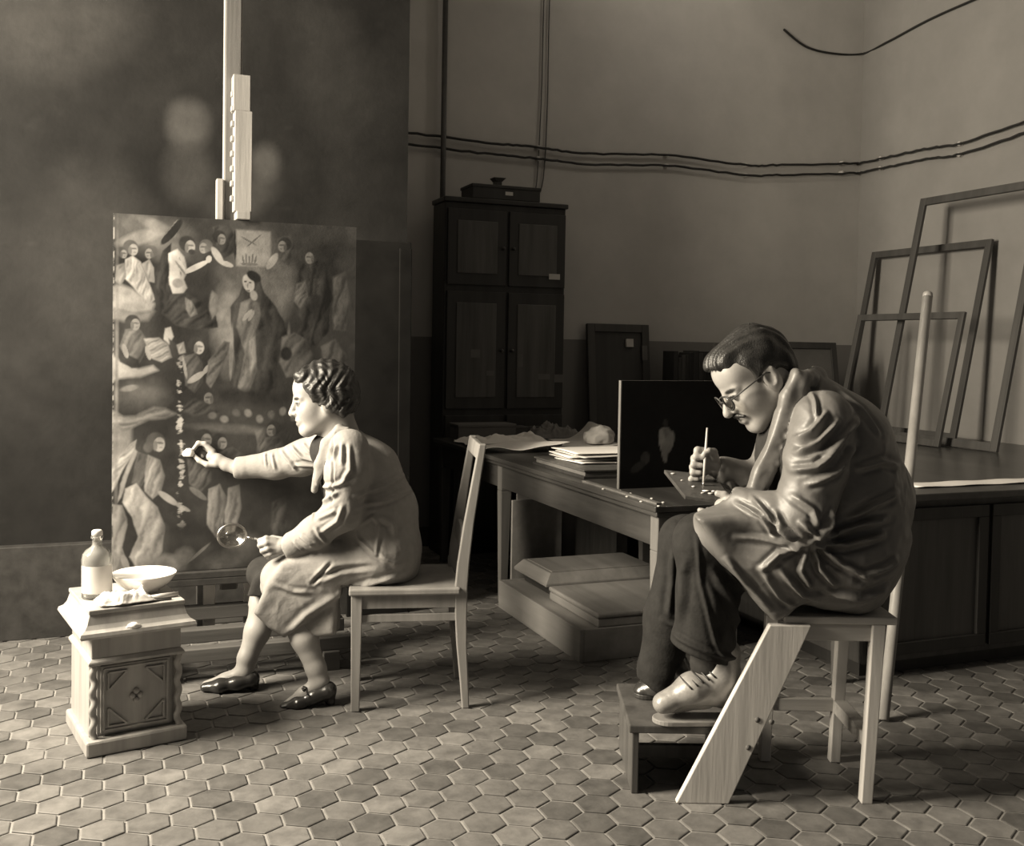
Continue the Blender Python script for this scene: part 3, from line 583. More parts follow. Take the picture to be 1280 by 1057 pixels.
    # angels with crown at top, pale field between them
    poly(.20, ((286, 276), (330, 276), (330, 320), (286, 320)), 0, 0, 3, .25); poly(.05, ((256, 274), (276, 270), (285, 284), (284, 304), (270, 312), (258, 296)), .3, .5, 2, .4); face(267, 288, 7, .20, .035); limb(.36, 257, 301, 268, 317, 4.4, 5, .2); limb(.34, 267, 317, 281, 321, 3.2, 5, .2); limb(.03, 284, 278, 285, 312, 1.4, 6)
    for k in range(5): limb(.10, 296 + k * 3.4, 318, 294 + k * 4.4, 308 - 3 * (k % 2), 1.2, 5)
    put(.11, 303, 318, 11, 2, 0, 5); limb(.11, 292, 284, 312, 294, 1.0, 4); limb(.10, 318, 280, 300, 296, 1.0, 4); limb(.24, 327, 321, 338, 305, 4.6, 5, .2); poly(.06, ((338, 284), (356, 278), (364, 300), (354, 318), (340, 310)), .4, .4, 2, .4); face(346, 293, 7.5, .17, .035, -1)
    # standing veiled figure
    poly(.040, ((300, 330), (310, 327), (317, 334), (322, 352), (338, 370), (349, 390), (352, 404), (341, 412), (340, 450), (338, 484), (300, 486), (284, 474), (285, 440), (281, 395), (279, 372), (290, 358), (295, 342)), .22, .15, 1.6, .6)
    poly(.12, ((292, 366), (304, 360), (316, 366), (319, 380), (312, 402), (314, 450), (303, 482), (289, 474), (298, 430), (287, 396)), .33, .25, 2, .5); poly(.20, ((304, 414), (311, 408), (313, 440), (305, 456)), .4, .1, 3, .4)
    put(.36, 302, 342, 7, 11, -.32, 5, .15); put(.025, 309, 333, 10, 6, .5, 4); put(.08, 298, 340, 1.7, 1.1, 0, 5); put(.09, 304, 341, 1.7, 1.1, 0, 5); put(.20, 301, 345, .8, 3.5, 0, 4); put(.16, 302, 351, 2.4, .9, 0, 5); put(.26, 309, 357, 4.6, 6.5, -.3, 4, .2); limb(.27, 296, 388, 306, 376, 2.8, 5, .2); limb(.24, 303, 388, 309, 377, 2.4, 5, .2)
    put(.23, 281, 428, 3, 34, .02, 2.5); put(.14, 355, 420, 3, 30, 0, 1.6)
    # dark figures at the right, toned down further as painted-in light fall-off
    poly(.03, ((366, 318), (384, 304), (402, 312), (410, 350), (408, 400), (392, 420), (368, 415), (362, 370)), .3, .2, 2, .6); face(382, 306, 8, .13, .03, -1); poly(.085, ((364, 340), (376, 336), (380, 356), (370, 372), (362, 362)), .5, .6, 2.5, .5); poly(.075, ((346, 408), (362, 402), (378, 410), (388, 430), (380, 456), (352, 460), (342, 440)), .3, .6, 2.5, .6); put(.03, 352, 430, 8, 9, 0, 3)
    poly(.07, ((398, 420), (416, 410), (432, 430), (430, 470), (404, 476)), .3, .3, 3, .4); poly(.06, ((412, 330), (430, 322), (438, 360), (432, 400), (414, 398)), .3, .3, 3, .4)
    # angels in the middle left
    poly(.11, ((152, 404), (166, 400), (176, 412), (176, 430), (168, 446), (152, 440), (146, 424)), .45, .5); face(163, 396, 7.5, .24, .05); poly(.045, ((144, 428), (168, 440), (170, 448), (160, 450), (146, 442)), 0, 0, 2); limb(.28, 150, 422, 154, 436, 3, 5, .2)
    poly(.24, ((174, 414), (192, 412), (204, 420), (208, 436), (196, 442), (180, 436)), .7, 1.1, 2, .5); poly(.36, ((199, 400), (206, 398), (210, 410), (205, 420), (198, 414)), 0, 0, 2, .4); limb(.30, 177, 424, 181, 438, 2.8, 5, .2); poly(.05, ((204, 412), (214, 420), (216, 440), (208, 434)), 0, 0, 2)
    poly(.08, ((222, 434), (236, 430), (246, 442), (246, 466), (236, 480), (224, 470)), .5, .5); face(240, 423, 8.5, .34, .045); limb(.33, 229, 466, 246, 455, 4, 5, .2); limb(.32, 247, 455, 253, 446, 2.8, 5, .2); poly(.24, ((213, 420), (222, 416), (224, 430), (216, 432)), .7, .4, 2, .4); poly(.11, ((252, 440), (272, 414), (280, 416), (270, 446), (256, 474), (250, 466)), .45, .8, 2, .5); limb(.28, 221, 436, 226, 462, 2, 3, .5)
    put(.03, 300, 485, 70, 12, .05, 1.5); face(254, 486, 8, .16, .04, -1); poly(.05, ((214, 500), (236, 486), (262, 496), (270, 508), (236, 508)), .4, .9, 3, .4)
    for i in range(9):
        cx, cy = 258 + i * 15, 508 + 5 * math.sin(i * 1.9); put(.12 + .05 * math.sin(i * 2.3), cx, cy, 6, 5, .3 * i, 2)
    put(.085, 285, 525, 60, 7, .08, 1.5)
    # figures below: winged one at the left, apostles behind
    poly(.32, ((137, 574), (146, 556), (158, 542), (166, 537), (164, 552), (150, 574), (140, 596), (137, 600)), .5, .9, 2, .5); poly(.28, ((164, 548), (168, 552), (156, 580), (148, 606), (144, 612), (147, 590)), 0, 0, 2, .5)
    poly(.09, ((168, 552), (180, 556), (182, 580), (172, 594), (160, 590)), .4, .4, 2, .5); poly(.20, ((180, 556), (194, 562), (200, 582), (196, 602), (186, 610), (176, 600), (176, 576)), .5, .3, 2, .6); face(192, 542, 9.5, .33, .085); put(.09, 180, 546, 6, 7, 0, 3)
    limb(.33, 194, 602, 214, 617, 4, 5, .2); limb(.29, 215, 618, 230, 626, 2.6, 5, .2)
    poly(.29, ((152, 596), (166, 590), (178, 606), (192, 620), (201, 645), (198, 675), (188, 690), (166, 694), (158, 680), (168, 655), (160, 630), (150, 612)), .24, .35, 2, .75); poly(.24, ((138, 614), (150, 616), (156, 640), (150, 668), (158, 694), (138, 698)), .3, .2, 2, .6); poly(.06, ((201, 640), (208, 650), (204, 690), (197, 688)), 0, 0, 3); limb(.31, 150, 678, 156, 694, 4, 4, .3); put(.26, 176, 686, 10, 9, .2, 3)
    poly(.085, ((226, 556), (244, 548), (258, 560), (258, 590), (244, 604), (230, 592)), .45, .5, 2, .6); face(250, 538, 9, .17, .035); face(270, 542, 8, .19, .035); poly(.07, ((262, 556), (284, 548), (304, 562), (300, 580), (270, 578)), .35, .7, 2, .5); face(334, 527, 8, .15, .03, -1); poly(.06, ((316, 536), (344, 534), (356, 560), (330, 574), (314, 560)), .35, .6, 2.5, .5); poly(.10, ((312, 528), (322, 524), (328, 544), (318, 556)), .5, .4, 2, .4)
    limb(.14, 232, 598, 250, 612, 3.6, 5, .2); poly(.19, ((254, 600), (268, 594), (276, 610), (273, 650), (264, 662), (252, 645)), .36, .1, 2, .7); poly(.17, ((279, 600), (292, 596), (296, 625), (288, 655), (276, 658), (274, 630)), .36, .1, 2, .7); put(.035, 335, 612, 36, 46, 0, 1.0); poly(.055, ((335, 620), (352, 612), (360, 640), (350, 676), (334, 670)), .3, .4, 3, .5)
    # ground: stones and book
    put(.10, 200, 692, 30, 14, 0, 1.5); put(.17, 202, 690, 18, 13, .2, 2); put(.11, 225, 682, 14, 12, 0, 2); put(.09, 280, 690, 40, 14, -.1, 1.5); put(.09, 300, 672, 26, 18, 0, 1.5); limb(.05, 232, 692, 258, 672, 6, 3); limb(.13, 230, 690, 256, 668, 2, 3)
    put(.22, 142, 480, 3, 220, 0, 1.0, .6)
    # long vertical damage with chips of white ground
    dx = np.abs(X - 219 - 1.6 * np.sin(Y * .08) - 5 * (n - .5)); wv = vnoise(u * 4, v * 14, 77, 4, 7.0); k = np.clip((wv - .44) * 7, 0, 1) * np.clip(2.2 - dx / (.6 + 2.2 * np.clip(wv - .4, 0, 1) * 3), 0, 1) * np.clip((Y - 425) / 30, 0, 1) * np.clip((650 - Y) / 20, 0, 1); c = c * (1 - k) + .42 * k
    k = np.clip(1.2 - np.abs(X - 138.0) / 1.0, 0, 1) * np.clip((vnoise(u * 9, v * 9, 78, 4, 9.0) - .47) * 8, 0, 1); c = c * (1 - k) + .36 * k
    c *= 0.75 + 0.5 * nf
    c = c * (.72 + .56 * vnoise(u * 1.3 + .2, v * 1.9, 63, 4, 9.0)); return np.clip((c - .008) * .88, .008, .7)
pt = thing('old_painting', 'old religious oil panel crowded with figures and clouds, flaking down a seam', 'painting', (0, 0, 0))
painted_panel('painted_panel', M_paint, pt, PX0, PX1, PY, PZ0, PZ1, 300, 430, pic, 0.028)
for z in (0.6, 1.5): box('batten', M_tleg, (PX0 + .05, PX1 - .05, PY + .028, PY + .05, z, z + .06), pt)

# ------------------------------------------------------------------ carved pedestal chest
pc = P(112, 850, 3.13); rx, ry = c2r(pc.x, pc.y)
chest = thing('carved_chest', 'small carved oak chest with moulded top and twisted corner columns', 'chest', (rx, ry, 0), math.radians(33) - YAW)
CW_, CD_ = 0.285, 0.335; HT = 0.458
def cbox(n, b, bev=0.003, m=None, par=None): return box(n, m or M_carved, b, par or chest, bev)
b = MB(); b.box(-.004, CW_ + .004, -.004, CD_ + .004, HT - .014, HT)
b.build('top_plate', M_carved, chest, 0.003)
prof = [(0.000, HT - .014), (.004, HT - .028), (.009, HT - .045), (.018, HT - .058), (.031, HT - .066), (.034, HT - .076), (.030, HT - .084)]
b = MB()
for (e0, z0), (e1, z1) in zip(prof, prof[1:]): b.frustum((-e0, CW_ + e0, -e0, CD_ + e0), z0, (-e1, CW_ + e1, -e1, CD_ + e1), z1)
b.build('cornice_moulding', M_carved, chest)
cbox('frieze', (0.006, CW_ - .006, .006, CD_ - .006, HT - .155, HT - .084))
b = MB(); b.frustum((.006, CW_ - .006, .006, CD_ - .006), HT - .155, (-.004, CW_ + .004, -.004, CD_ + .004), HT - .165); b.box(-.004, CW_ + .004, -.004, CD_ + .004, HT - .175, HT - .165); b.build('band_moulding', M_carved, chest, .002)
cbox('carcass', (0.026, CW_ - .026, .026, CD_ - .006, 0.05, HT - .175))
cbox('side_panel', (0.004, .026, .032, CD_ - .006, .05, HT - .175)); cbox('side_panel', (CW_ - .026, CW_ - .004, .032, CD_ - .006, .05, HT - .175))
cbox('base_moulding', (-.012, CW_ + .012, -.012, CD_ + .004, 0.0, .05), .008)
for x in (0.013, CW_ - .013):
    n = 60; pts = []; b = MB(); v = []; f = []; K = 12
    for i in range(n + 1):
        z = .05 + (HT - .225) * i / n
        for k in range(K):
            t = 2 * PI * k / K; r = .0105 + .0035 * math.cos(t - i * 0.42) ; v.append((x + r * math.cos(t), .013 + r * math.sin(t), z))
    for i in range(n):
        for k in range(K): f.append((i * K + k, i * K + (k + 1) % K, i * K + K + (k + 1) % K, i * K + K + k))
    b.add(v, f, True); b.build('twisted_column', M_carved, chest)
dr = cbox('door', (0.036, CW_ - .036, .018, .026, .06, HT - .185))
x0, x1, z0, z1 = .046, CW_ - .046, .07, HT - .195; cx, cz = (x0 + x1) / 2, (z0 + z1) / 2
b = MB()
for a, c in (((x0, z0), (x1, z0)), ((x0, z1), (x1, z1)), ((x0, z0), (x0, z1)), ((x1, z0), (x1, z1))): b.bar((a[0], .016, a[1]), (c[0], .016, c[1]), .006, .006, (0, 1, 0))
b.build('panel_moulding', M_carved, dr, .001)
g = .028
for sx in (-1, 1):
    for sz in (-1, 1):
        b = MB(); X0, Z0 = cx + sx * (x1 - cx - .012), cz + sz * (z1 - cz - .012)
        b.bar((cx + sx * g, .014, Z0), (X0, .014, Z0), .005, .008, (0, 1, 0)); b.bar((X0, .014, cz + sz * g), (X0, .014, Z0), .005, .008, (0, 1, 0)); b.bar((cx + sx * g, .014, Z0), (X0, .014, cz + sz * g), .006, .008, (0, 1, 0))
        b.build('geometric_moulding', M_carved, dr, .001)
for ax, az in ((0, .014), (0, -.014), (.012, 0), (-.012, 0)):
    o = MB().lathe([(0, 0), (.009, .001), (.010, .005), (.006, .011), (0, .013)], n=12).build('boss', M_carved, dr); o.location = (cx + ax, .018, cz + az); o.rotation_euler = (PI / 2, 0, 0)
cm = chest.matrix_basis if False else Matrix.Translation(chest.location) @ Matrix.Rotation(chest.rotation_euler.z, 4, 'Z')
def on_chest(x, y, z=HT): return cm @ Vector((x, y, z))
bt = thing('glass_bottle', 'clear glass reagent bottle with stopper and paper label, on the carved chest', 'bottle', on_chest(0.052, 0.165))
b = MB().lathe([(0, .0), (.044, .0), (.047, .004), (.047, .125), (.044, .142), (.034, .155), (.019, .165), (.015, .172), (.015, .19), (.019, .192), (.019, .198), (.0125, .198), (.0125, .17), (.030, .152), (.041, .14), (.0435, .125), (.0435, .008), (.040, .005), (0, .005)], n=36); b.build('glass_body', M_bott, bt)
MB().lathe([(0, .0055), (.040, .0055), (.043, .008), (.043, .075), (0, .075)], n=36).build('liquid', M_bott, bt)
MB().lathe([(0, .185), (.0118, .185), (.0124, .200), (.017, .202), (.017, .215), (.013, .219), (0, .219)], n=20).build('stopper', M_paper2, bt)
v = []; f = []; K = 12
for i in range(K + 1):
    t = math.radians(-165 + 150 * i / K)
    for z in (.020, .108): v.append((.0475 * math.cos(t), .0475 * math.sin(t), z))
for i in range(K): f.append((2 * i, 2 * i + 2, 2 * i + 3, 2 * i + 1))
MB().add(v, f, True).build('paper_label', M_paper2, bt)
bw = thing('porcelain_bowl', 'shallow white porcelain bowl on the carved chest', 'bowl', on_chest(0.205, 0.185))
MB().lathe([(0, .004), (.042, .004), (.044, 0), (.048, 0), (.047, .006), (.066, .014), (.085, .030), (.099, .050), (.103, .058), (.101, .060), (.096, .050), (.082, .034), (.062, .019), (.040, .012), (0, .010)], n=48).build('bowl', M_porc, bw)
MB().lathe([(.1035, .0565), (.1045, .059), (.1015, .061), (.100, .0595)], n=48).build('rim', M_porc, bw)
o = sheet('cotton_rag', M_rag, None, 0.17, 0.10, 44, 30, crumple(0.17, 0.10, 0.045, 15, 3.0)); o.location = on_chest(0.115, 0.052); o.rotation_euler = (0, 0, chest.rotation_euler.z); tag(o, 'crumpled white cotton rag in front of the bottle and bowl', 'rag')
br = thing('flat_brush', 'short pale-handled brush lying beside the white rag on the chest', 'brush', on_chest(0.225, 0.045, HT + .0085), chest.rotation_euler.z)
MB().tube([(-.035, 0, 0), (.0, 0.002, 0), (.055, .004, 0)], [.006, .008, .0078], 12).build('handle', M_palex, br); MB().tube([(-.055, -.001, -.001), (-.035, 0, 0)], [.0065, .0068], 12).build('ferrule', M_metal, br); MB().tube([(-.095, -.003, -.004), (-.075, -.002, -.003), (-.055, -.001, -.001)], [.003, .006, .0065], 10).build('bristles', M_dwood, br)
o = MB().tube([(-.06, 0, 0), (.06, 0, 0)], .0035, 8).build('wooden_stick', M_tleg); o.location = on_chest(0.19, 0.016, HT + .0036); o.rotation_euler = (0, 0, chest.rotation_euler.z - .05); tag(o, 'thin dark stick lying in front of the pale-handled brush', 'stick')
o = lump('cotton_wad', M_rag, None, (.022, .010, .011), on_chest(0.125, -.021, HT - .066), 9, 3, .35); o.rotation_euler = (0, 0, chest.rotation_euler.z); tag(o, 'small cotton wad on the moulded ledge of the chest', 'cotton wad')

# ------------------------------------------------------------------ chair
ca = P(505, 888, 3.76); rx, ry = c2r(ca.x, ca.y)
chair = thing('wooden_chair', 'plain varnished wooden chair with curved back posts, a woman sitting on it', 'chair', (rx, ry, 0), math.radians(8) - YAW)
SZ = 0.438
b = MB().box(-.205, .185, -.20, .20, SZ - .024, SZ); b.build('seat', M_chair, chair, .006)
for y in (-.165, .165): 
    MB().frustum((-.193, -.163, y - .015, y + .015), 0, (-.197, -.157, y - .02, y + .02), SZ - .024).build('leg', M_chair, chair, .003)
    pts = [(.212, y, 0), (.205, y, .10), (.195, y, .22), (.190, y, .33), (.190, y, .44), (.196, y, .52), (.213, y, .66), (.238, y, .82), (.258, y, .945)]
    MB().ribbon(pts, .030, [.026, .030, .036, .042, .044, .042, .036, .030, .026], (0, 1, 0), (1, 0, 0)).build('back_post', M_chair, chair, .004)
    box('seat_rail', M_chair, (-.16, .17, y - .011, y + .011, SZ - .075, SZ - .024), chair, .002); box('side_stretcher', M_chair, (-.165, .18, y - .009, y + .009, .315, .342), chair, .002)
box('seat_rail', M_chair, (-.188, -.166, -.145, .145, SZ - .075, SZ - .024), chair, .002); box('seat_rail', M_chair, (.176, .198, -.15, .15, SZ - .075, SZ - .024), chair, .002)
b = MB().bar((.2515, -.165, .915), (.2515, .165, .915), .022, .055, (.16, 0, 1)); b.build('top_rail', M_chair, chair, .005)
b = MB().bar((.205, -.15, .59), (.205, .15, .59), .018, .07, (.12, 0, 1)); b.build('back_rail', M_chair, chair, .004)
b = MB().bar((.195, -.15, .21), (.195, .15, .21), .018, .028); b.build('rear_stretcher', M_chair, chair, .003)

# ------------------------------------------------------------------ stool, footrest, pole
MD = 3.06
sc = P(1040, 760, MD); rx, ry = c2r(sc.x, sc.y)
stool = thing('plank_stool', 'pale wooden work stool with broad slanting plank leg, the bent man on it', 'stool', (rx, ry, 0), -YAW)
SH = P(1040, 753, MD).z
def sx(px): return (px - 1040) / 1280.0 * MD
box('seat', M_palex, (sx(962), sx(1098), -.16, .17, SH - .022, SH), stool, .004)
box('apron', M_palex, (sx(985), sx(1084), -.15, -.13, SH - .072, SH - .022), stool, .003); box('apron', M_palex, (sx(985), sx(1084), .13, .15, SH - .072, SH - .022), stool, .003); box('apron', M_palex, (sx(1064), sx(1084), -.13, .13, SH - .072, SH - .022), stool, .003)
for y in (-.145, .145):
    MB().ribbon([(sx(1067), y, 0), (sx(1076), y, SH - .022)], [.034, .034], [.032, .038], (0, 1, 0), (1, 0, 0)).build('leg', M_pale, stool, .003)
MB().ribbon([(sx(868), -.165, 0), (sx(968), -.165, SH - .022)], [.026, .026], [.150, .118], (0, 1, 0), (1, 0, 0)).build('plank_leg', M_pale, stool, .003)
MB().ribbon([(sx(975), .145, 0), (sx(980), .145, SH - .022)], [.034, .034], [.032, .038], (0, 1, 0), (1, 0, 0)).build('leg', M_pale, stool, .003)
for x, z in ((sx(931), .245), (sx(948), .24), (sx(921), .165)):
    o = MB().lathe([(0, 0), (.008, 0), (.008, .002), (0, .003)], n=10).build('peg', M_tleg, stool); o.location = (x, -.178, z); o.rotation_euler = (PI / 2, 0, 0)
box('cross_rail', M_palex, (sx(1062), sx(1080), -.13, .13, .16, .20), stool, .003); box('stretcher', M_palex, (sx(985), sx(1066), .135, .155, .16, .20), stool, .003)
FZ = 0.205
fp = P(868, 890, 3.0); rx, ry = c2r(fp.x, fp.y)
fr = thing('footrest', 'low dark wooden footrest under the boots of the bent man', 'footrest', (rx, ry, 0), -YAW)
box('top_board', M_dwood, (-.20, .12, -.07, .30, FZ - .024, FZ), fr, .004)
for x in (-.19, .09): box('side_board', M_dwood, (x, x + .02, -.06, .29, 0, FZ - .024), fr, .003)
box('rail', M_dwood, (-.17, .09, .08, .10, .05, .09), fr, .002)
q0 = P(1104, 893, 3.56); q1 = P(1160, 365, 4.42); q0.z = 0.002
a = c2r(q0.x, q0.y); b2 = c2r(q1.x, q1.y)
po = thing('wooden_pole', 'smooth round wooden pole leaning upright behind the bent man', 'pole', (a[0], a[1], 0))
d = Vector((b2[0] - a[0], b2[1] - a[1], q1.z))
MB().tube([Vector((0, 0, 0.004)), d * .5, d * .985], [.020, .021, .0215], 18).build('shaft', mat('pole_wood', .26, .4, .25, 14, .05, wood=2, spec=.5), po)
MB().tube([d * .985, d * .997, d * 1.0], [.0215, .020, .012], 18).build('rounded_end', MATS['pole_wood'], po)
# ------------------------------------------------------------------ people: smooth implicit bodies, meshed with surface nets
class Field:
    def __init__(s, lo, hi, h):
        s.h = h; s.lo = np.array(lo, np.float64); s.n = np.ceil((np.array(hi) - s.lo) / h).astype(int) + 1
        s.f = np.full(s.n, 0.15, np.float32)
    def blk(s, a, b):
        i0 = np.clip(np.floor((np.array(a) - s.lo) / s.h).astype(int), 0, s.n); i1 = np.clip(np.ceil((np.array(b) - s.lo) / s.h).astype(int) + 1, 0, s.n)
        if np.any(i1 <= i0): return None
        sl = tuple(slice(p, q) for p, q in zip(i0, i1))
        g = [(s.lo[k] + s.h * np.arange(i0[k], i1[k])).astype(np.float32) for k in range(3)]
        return sl, g[0][:, None, None], g[1][None, :, None], g[2][None, None, :]
    def put(s, a, b, k, fn, op):
        r = s.blk(np.array(a) - k - .03, np.array(b) + k + .03)
        if r is None: return s
        sl, X, Y, Z = r; d = fn(X, Y, Z); f = s.f[sl]
        if op == 'u':
            h = np.clip(.5 + .5 * (f - d) / k, 0, 1); s.f[sl] = f * (1 - h) + d * h - k * h * (1 - h)
        elif op == 's':
            d = -d; h = np.clip(.5 - .5 * (f - d) / k, 0, 1); s.f[sl] = f * (1 - h) + d * h + k * h * (1 - h)
        return s
    def cone(s, a, b, ra, rb, k=.02, op='u', ys=1.0):
        a = np.array(a, np.float32); b = np.array(b, np.float32); R = max(ra, rb); yo = (a[1] + b[1]) / 2
        lo = np.minimum(a, b) - R; hi = np.maximum(a, b) + R; lo[1] -= R * (ys - 1); hi[1] += R * (ys - 1)
        def fn(X, Y, Z):
            Yq = (Y - yo) / ys; aa = a.copy(); bb = b.copy(); aa[1] = (a[1] - yo) / ys; bb[1] = (b[1] - yo) / ys; ab = bb - aa; L = max(float(ab @ ab), 1e-9)
            px, py, pz = X - aa[0], Yq - aa[1], Z - aa[2]
            t = np.clip((px * ab[0] + py * ab[1] + pz * ab[2]) / L, 0, 1)
            return np.sqrt((px - t * ab[0]) ** 2 + (py - t * ab[1]) ** 2 + (pz - t * ab[2]) ** 2) - (ra + (rb - ra) * t)
        return s.put(lo, hi, k, fn, op)
    def chain(s, pts, k=.02, op='u', ys=1.0):
        for (p, r), (q, t) in zip(pts, pts[1:]): s.cone(p, q, r, t, k, op, ys)
        return s
    def ell(s, c, r, fr=None, k=.02, op='u'):
        c = np.array(c, np.float32); r = np.array(r, np.float32); R = float(max(r)); A = np.array(fr, np.float32) if fr is not None else np.eye(3, dtype=np.float32)
        def fn(X, Y, Z):
            p = (X - c[0], Y - c[1], Z - c[2]); q = [A[i][0] * p[0] + A[i][1] * p[1] + A[i][2] * p[2] for i in range(3)]
            k0 = np.sqrt(sum((q[i] / r[i]) ** 2 for i in range(3))); k1 = np.sqrt(sum((q[i] / r[i] ** 2) ** 2 for i in range(3))) + 1e-6
            return k0 * (k0 - 1) / k1
        return s.put(c - R, c + R, k, fn, op)
    def prism(s, poly, y0, hw, rnd, k=.02, op='u', tilt=(0, 0)):
        "polygon in x-z, thickness 2*hw about y0 (+tilt), rounded"
        P2 = np.array(poly, np.float32); lo = np.array([P2[:, 0].min() - rnd, y0 - hw - rnd - .1, P2[:, 1].min() - rnd]); hi = np.array([P2[:, 0].max() + rnd, y0 + hw + rnd + .1, P2[:, 1].max() + rnd]); cx = P2.mean(0)
        def fn(X, Y, Z):
            x = X[:, 0, 0][:, None]; z = Z[0, 0, :][None, :]; d = np.full((x.shape[0], z.shape[1]), 1e9, np.float32); sg = np.ones_like(d)
            n = len(P2)
            for i in range(n):
                a = P2[i]; b = P2[i - 1]; e = b - a; wx, wz = x - a[0], z - a[1]; t = np.clip((wx * e[0] + wz * e[1]) / float(e @ e), 0, 1)
                d = np.minimum(d, (wx - e[0] * t) ** 2 + (wz - e[1] * t) ** 2)
                c1 = z >= a[1]; c2 = z < b[1]; c3 = e[0] * wz > e[1] * wx; al = c1 & c2 & c3; no = (~c1) & (~c2) & (~c3); sg = np.where(al | no, -sg, sg)
            d2 = (np.sqrt(d) * sg)[:, None, :] + rnd; yy = np.abs(Y - y0 - tilt[0] * (X - cx[0]) - tilt[1] * (Z - cx[1])) - hw + rnd
            return np.minimum(np.maximum(d2, yy), 0) + np.sqrt(np.maximum(d2, 0) ** 2 + np.maximum(yy, 0) ** 2) - rnd
        return s.put(lo, hi, k, fn, op)
    def above(s, z, x0=-9, x1=9):
        "cut flat at height z between x0 and x1"
        i0 = max(int((x0 - s.lo[0]) / s.h), 0); i1 = min(int((x1 - s.lo[0]) / s.h), s.n[0]); Z = (s.lo[2] + s.h * np.arange(s.n[2]))[None, None, :]
        s.f[i0:i1] = np.maximum(s.f[i0:i1], (z - Z).astype(np.float32)); return s
    def mesh(s):
        f = s.f; f[0] = f[-1] = .1; f[:, 0] = f[:, -1] = .1; f[:, :, 0] = f[:, :, -1] = .1
        neg = f < 0; n = neg.shape; cnt = np.zeros([k - 1 for k in n], np.int8)
        cs = [(i, j, k) for i in (0, 1) for j in (0, 1) for k in (0, 1)]
        for i, j, k in cs: cnt += neg[i:n[0] - 1 + i, j:n[1] - 1 + j, k:n[2] - 1 + k]
        act = (cnt > 0) & (cnt < 8); idx = np.argwhere(act); ids = np.full(act.shape, -1, np.int32); ids[act] = np.arange(len(idx))
        val = {c: f[idx[:, 0] + c[0], idx[:, 1] + c[1], idx[:, 2] + c[2]] for c in cs}
        acc = np.zeros((len(idx), 3)); w = np.zeros(len(idx))
        for a in cs:
            for ax in range(3):
                if a[ax]: continue
                b = list(a); b[ax] = 1; b = tuple(b); va, vb = val[a], val[b]; m = (va < 0) != (vb < 0); t = np.where(m, va / np.where(m, va - vb, 1), 0)
                pt = np.zeros((len(idx), 3)); pt[:] = a; pt[:, ax] = t; acc[m] += pt[m]; w[m] += 1
        v = s.lo + s.h * (idx + acc / w[:, None]); faces = []
        for ax in range(3):
            u, q = [(1, 2), (2, 0), (0, 1)][ax]
            A = [slice(None)] * 3; B = [slice(None)] * 3; A[ax] = slice(0, -1); B[ax] = slice(1, None)
            na, nb = neg[tuple(A)], neg[tuple(B)]; e = np.argwhere(na != nb)
            e = e[(e[:, u] > 0) & (e[:, q] > 0) & (e[:, u] < n[u] - 1) & (e[:, q] < n[q] - 1)]
            def cell(du, dq): c = e.copy(); c[:, u] += du; c[:, q] += dq; return ids[c[:, 0], c[:, 1], c[:, 2]]
            Q = np.stack([cell(-1, -1), cell(0, -1), cell(0, 0), cell(-1, 0)], 1); flip = nb[e[:, 0], e[:, 1], e[:, 2]]
            Q[flip] = Q[flip][:, ::-1]; faces.append(Q)
        return v, np.concatenate(faces)

def relax(v, F, it=2, lam=.5):
    for _ in range(it):
        acc = np.zeros_like(v); c = np.zeros(len(v))
        for a, b in ((0, 1), (1, 2), (2, 3), (3, 0)):
            np.add.at(acc, F[:, a], v[F[:, b]]); np.add.at(acc, F[:, b], v[F[:, a]]); np.add.at(c, F[:, a], 1); np.add.at(c, F[:, b], 1)
        v = v * (1 - lam) + lam * acc / np.maximum(c, 1)[:, None]
    return v
def normals(v, F):
    n = np.cross(v[F[:, 2]] - v[F[:, 0]], v[F[:, 3]] - v[F[:, 1]]); vn = np.zeros_like(v)
    for k in range(4): np.add.at(vn, F[:, k], n)
    return vn / (np.linalg.norm(vn, axis=1, keepdims=True) + 1e-12)
def seg_dist(x, z, pts):
    "distance in x-z to a polyline, with the position along it"
    best = np.full(len(x), 1e9); along = np.zeros(len(x)); n = len(pts) - 1
    for i in range(n):
        (ax, az), (bx, bz) = pts[i], pts[i + 1]; ex, ez = bx - ax, bz - az; t = np.clip(((x - ax) * ex + (z - az) * ez) / (ex * ex + ez * ez + 1e-9), 0, 1)
        d = np.hypot(x - ax - t * ex, z - az - t * ez); m = d < best; best[m] = d[m]; along[m] = (i + t[m]) / n
    return best, along
def sculpt(v, F, strokes, d, ymax=None):
    "press folds into the side that faces -y; strokes are (points, width m, height m)"
    vn = normals(v, F); disp = np.zeros(len(v)); front = np.clip(-vn[:, 1] * 1.6 + .35, 0, 1)
    if ymax is not None: front = front * (v[:, 1] < ymax)
    for pts, w, amp in strokes:
        q = [P(a, b, d) for a, b in pts]; q = [(p.x, p.z) for p in q]
        x0 = min(p[0] for p in q) - 4 * w; x1 = max(p[0] for p in q) + 4 * w; z0 = min(p[1] for p in q) - 4 * w; z1 = max(p[1] for p in q) + 4 * w
        m = np.where((v[:, 0] > x0) & (v[:, 0] < x1) & (v[:, 2] > z0) & (v[:, 2] < z1))[0]
        if not len(m): continue
        ds, al = seg_dist(v[m, 0], v[m, 2], q); taper = np.clip(np.minimum(al, 1 - al) * 5 + .25, 0, 1)
        disp[m] += amp * taper * (np.exp(-(ds / w) ** 2) - .45 * np.exp(-((ds - 1.9 * w) / w) ** 2))
    return v + vn * (disp * front)[:, None]
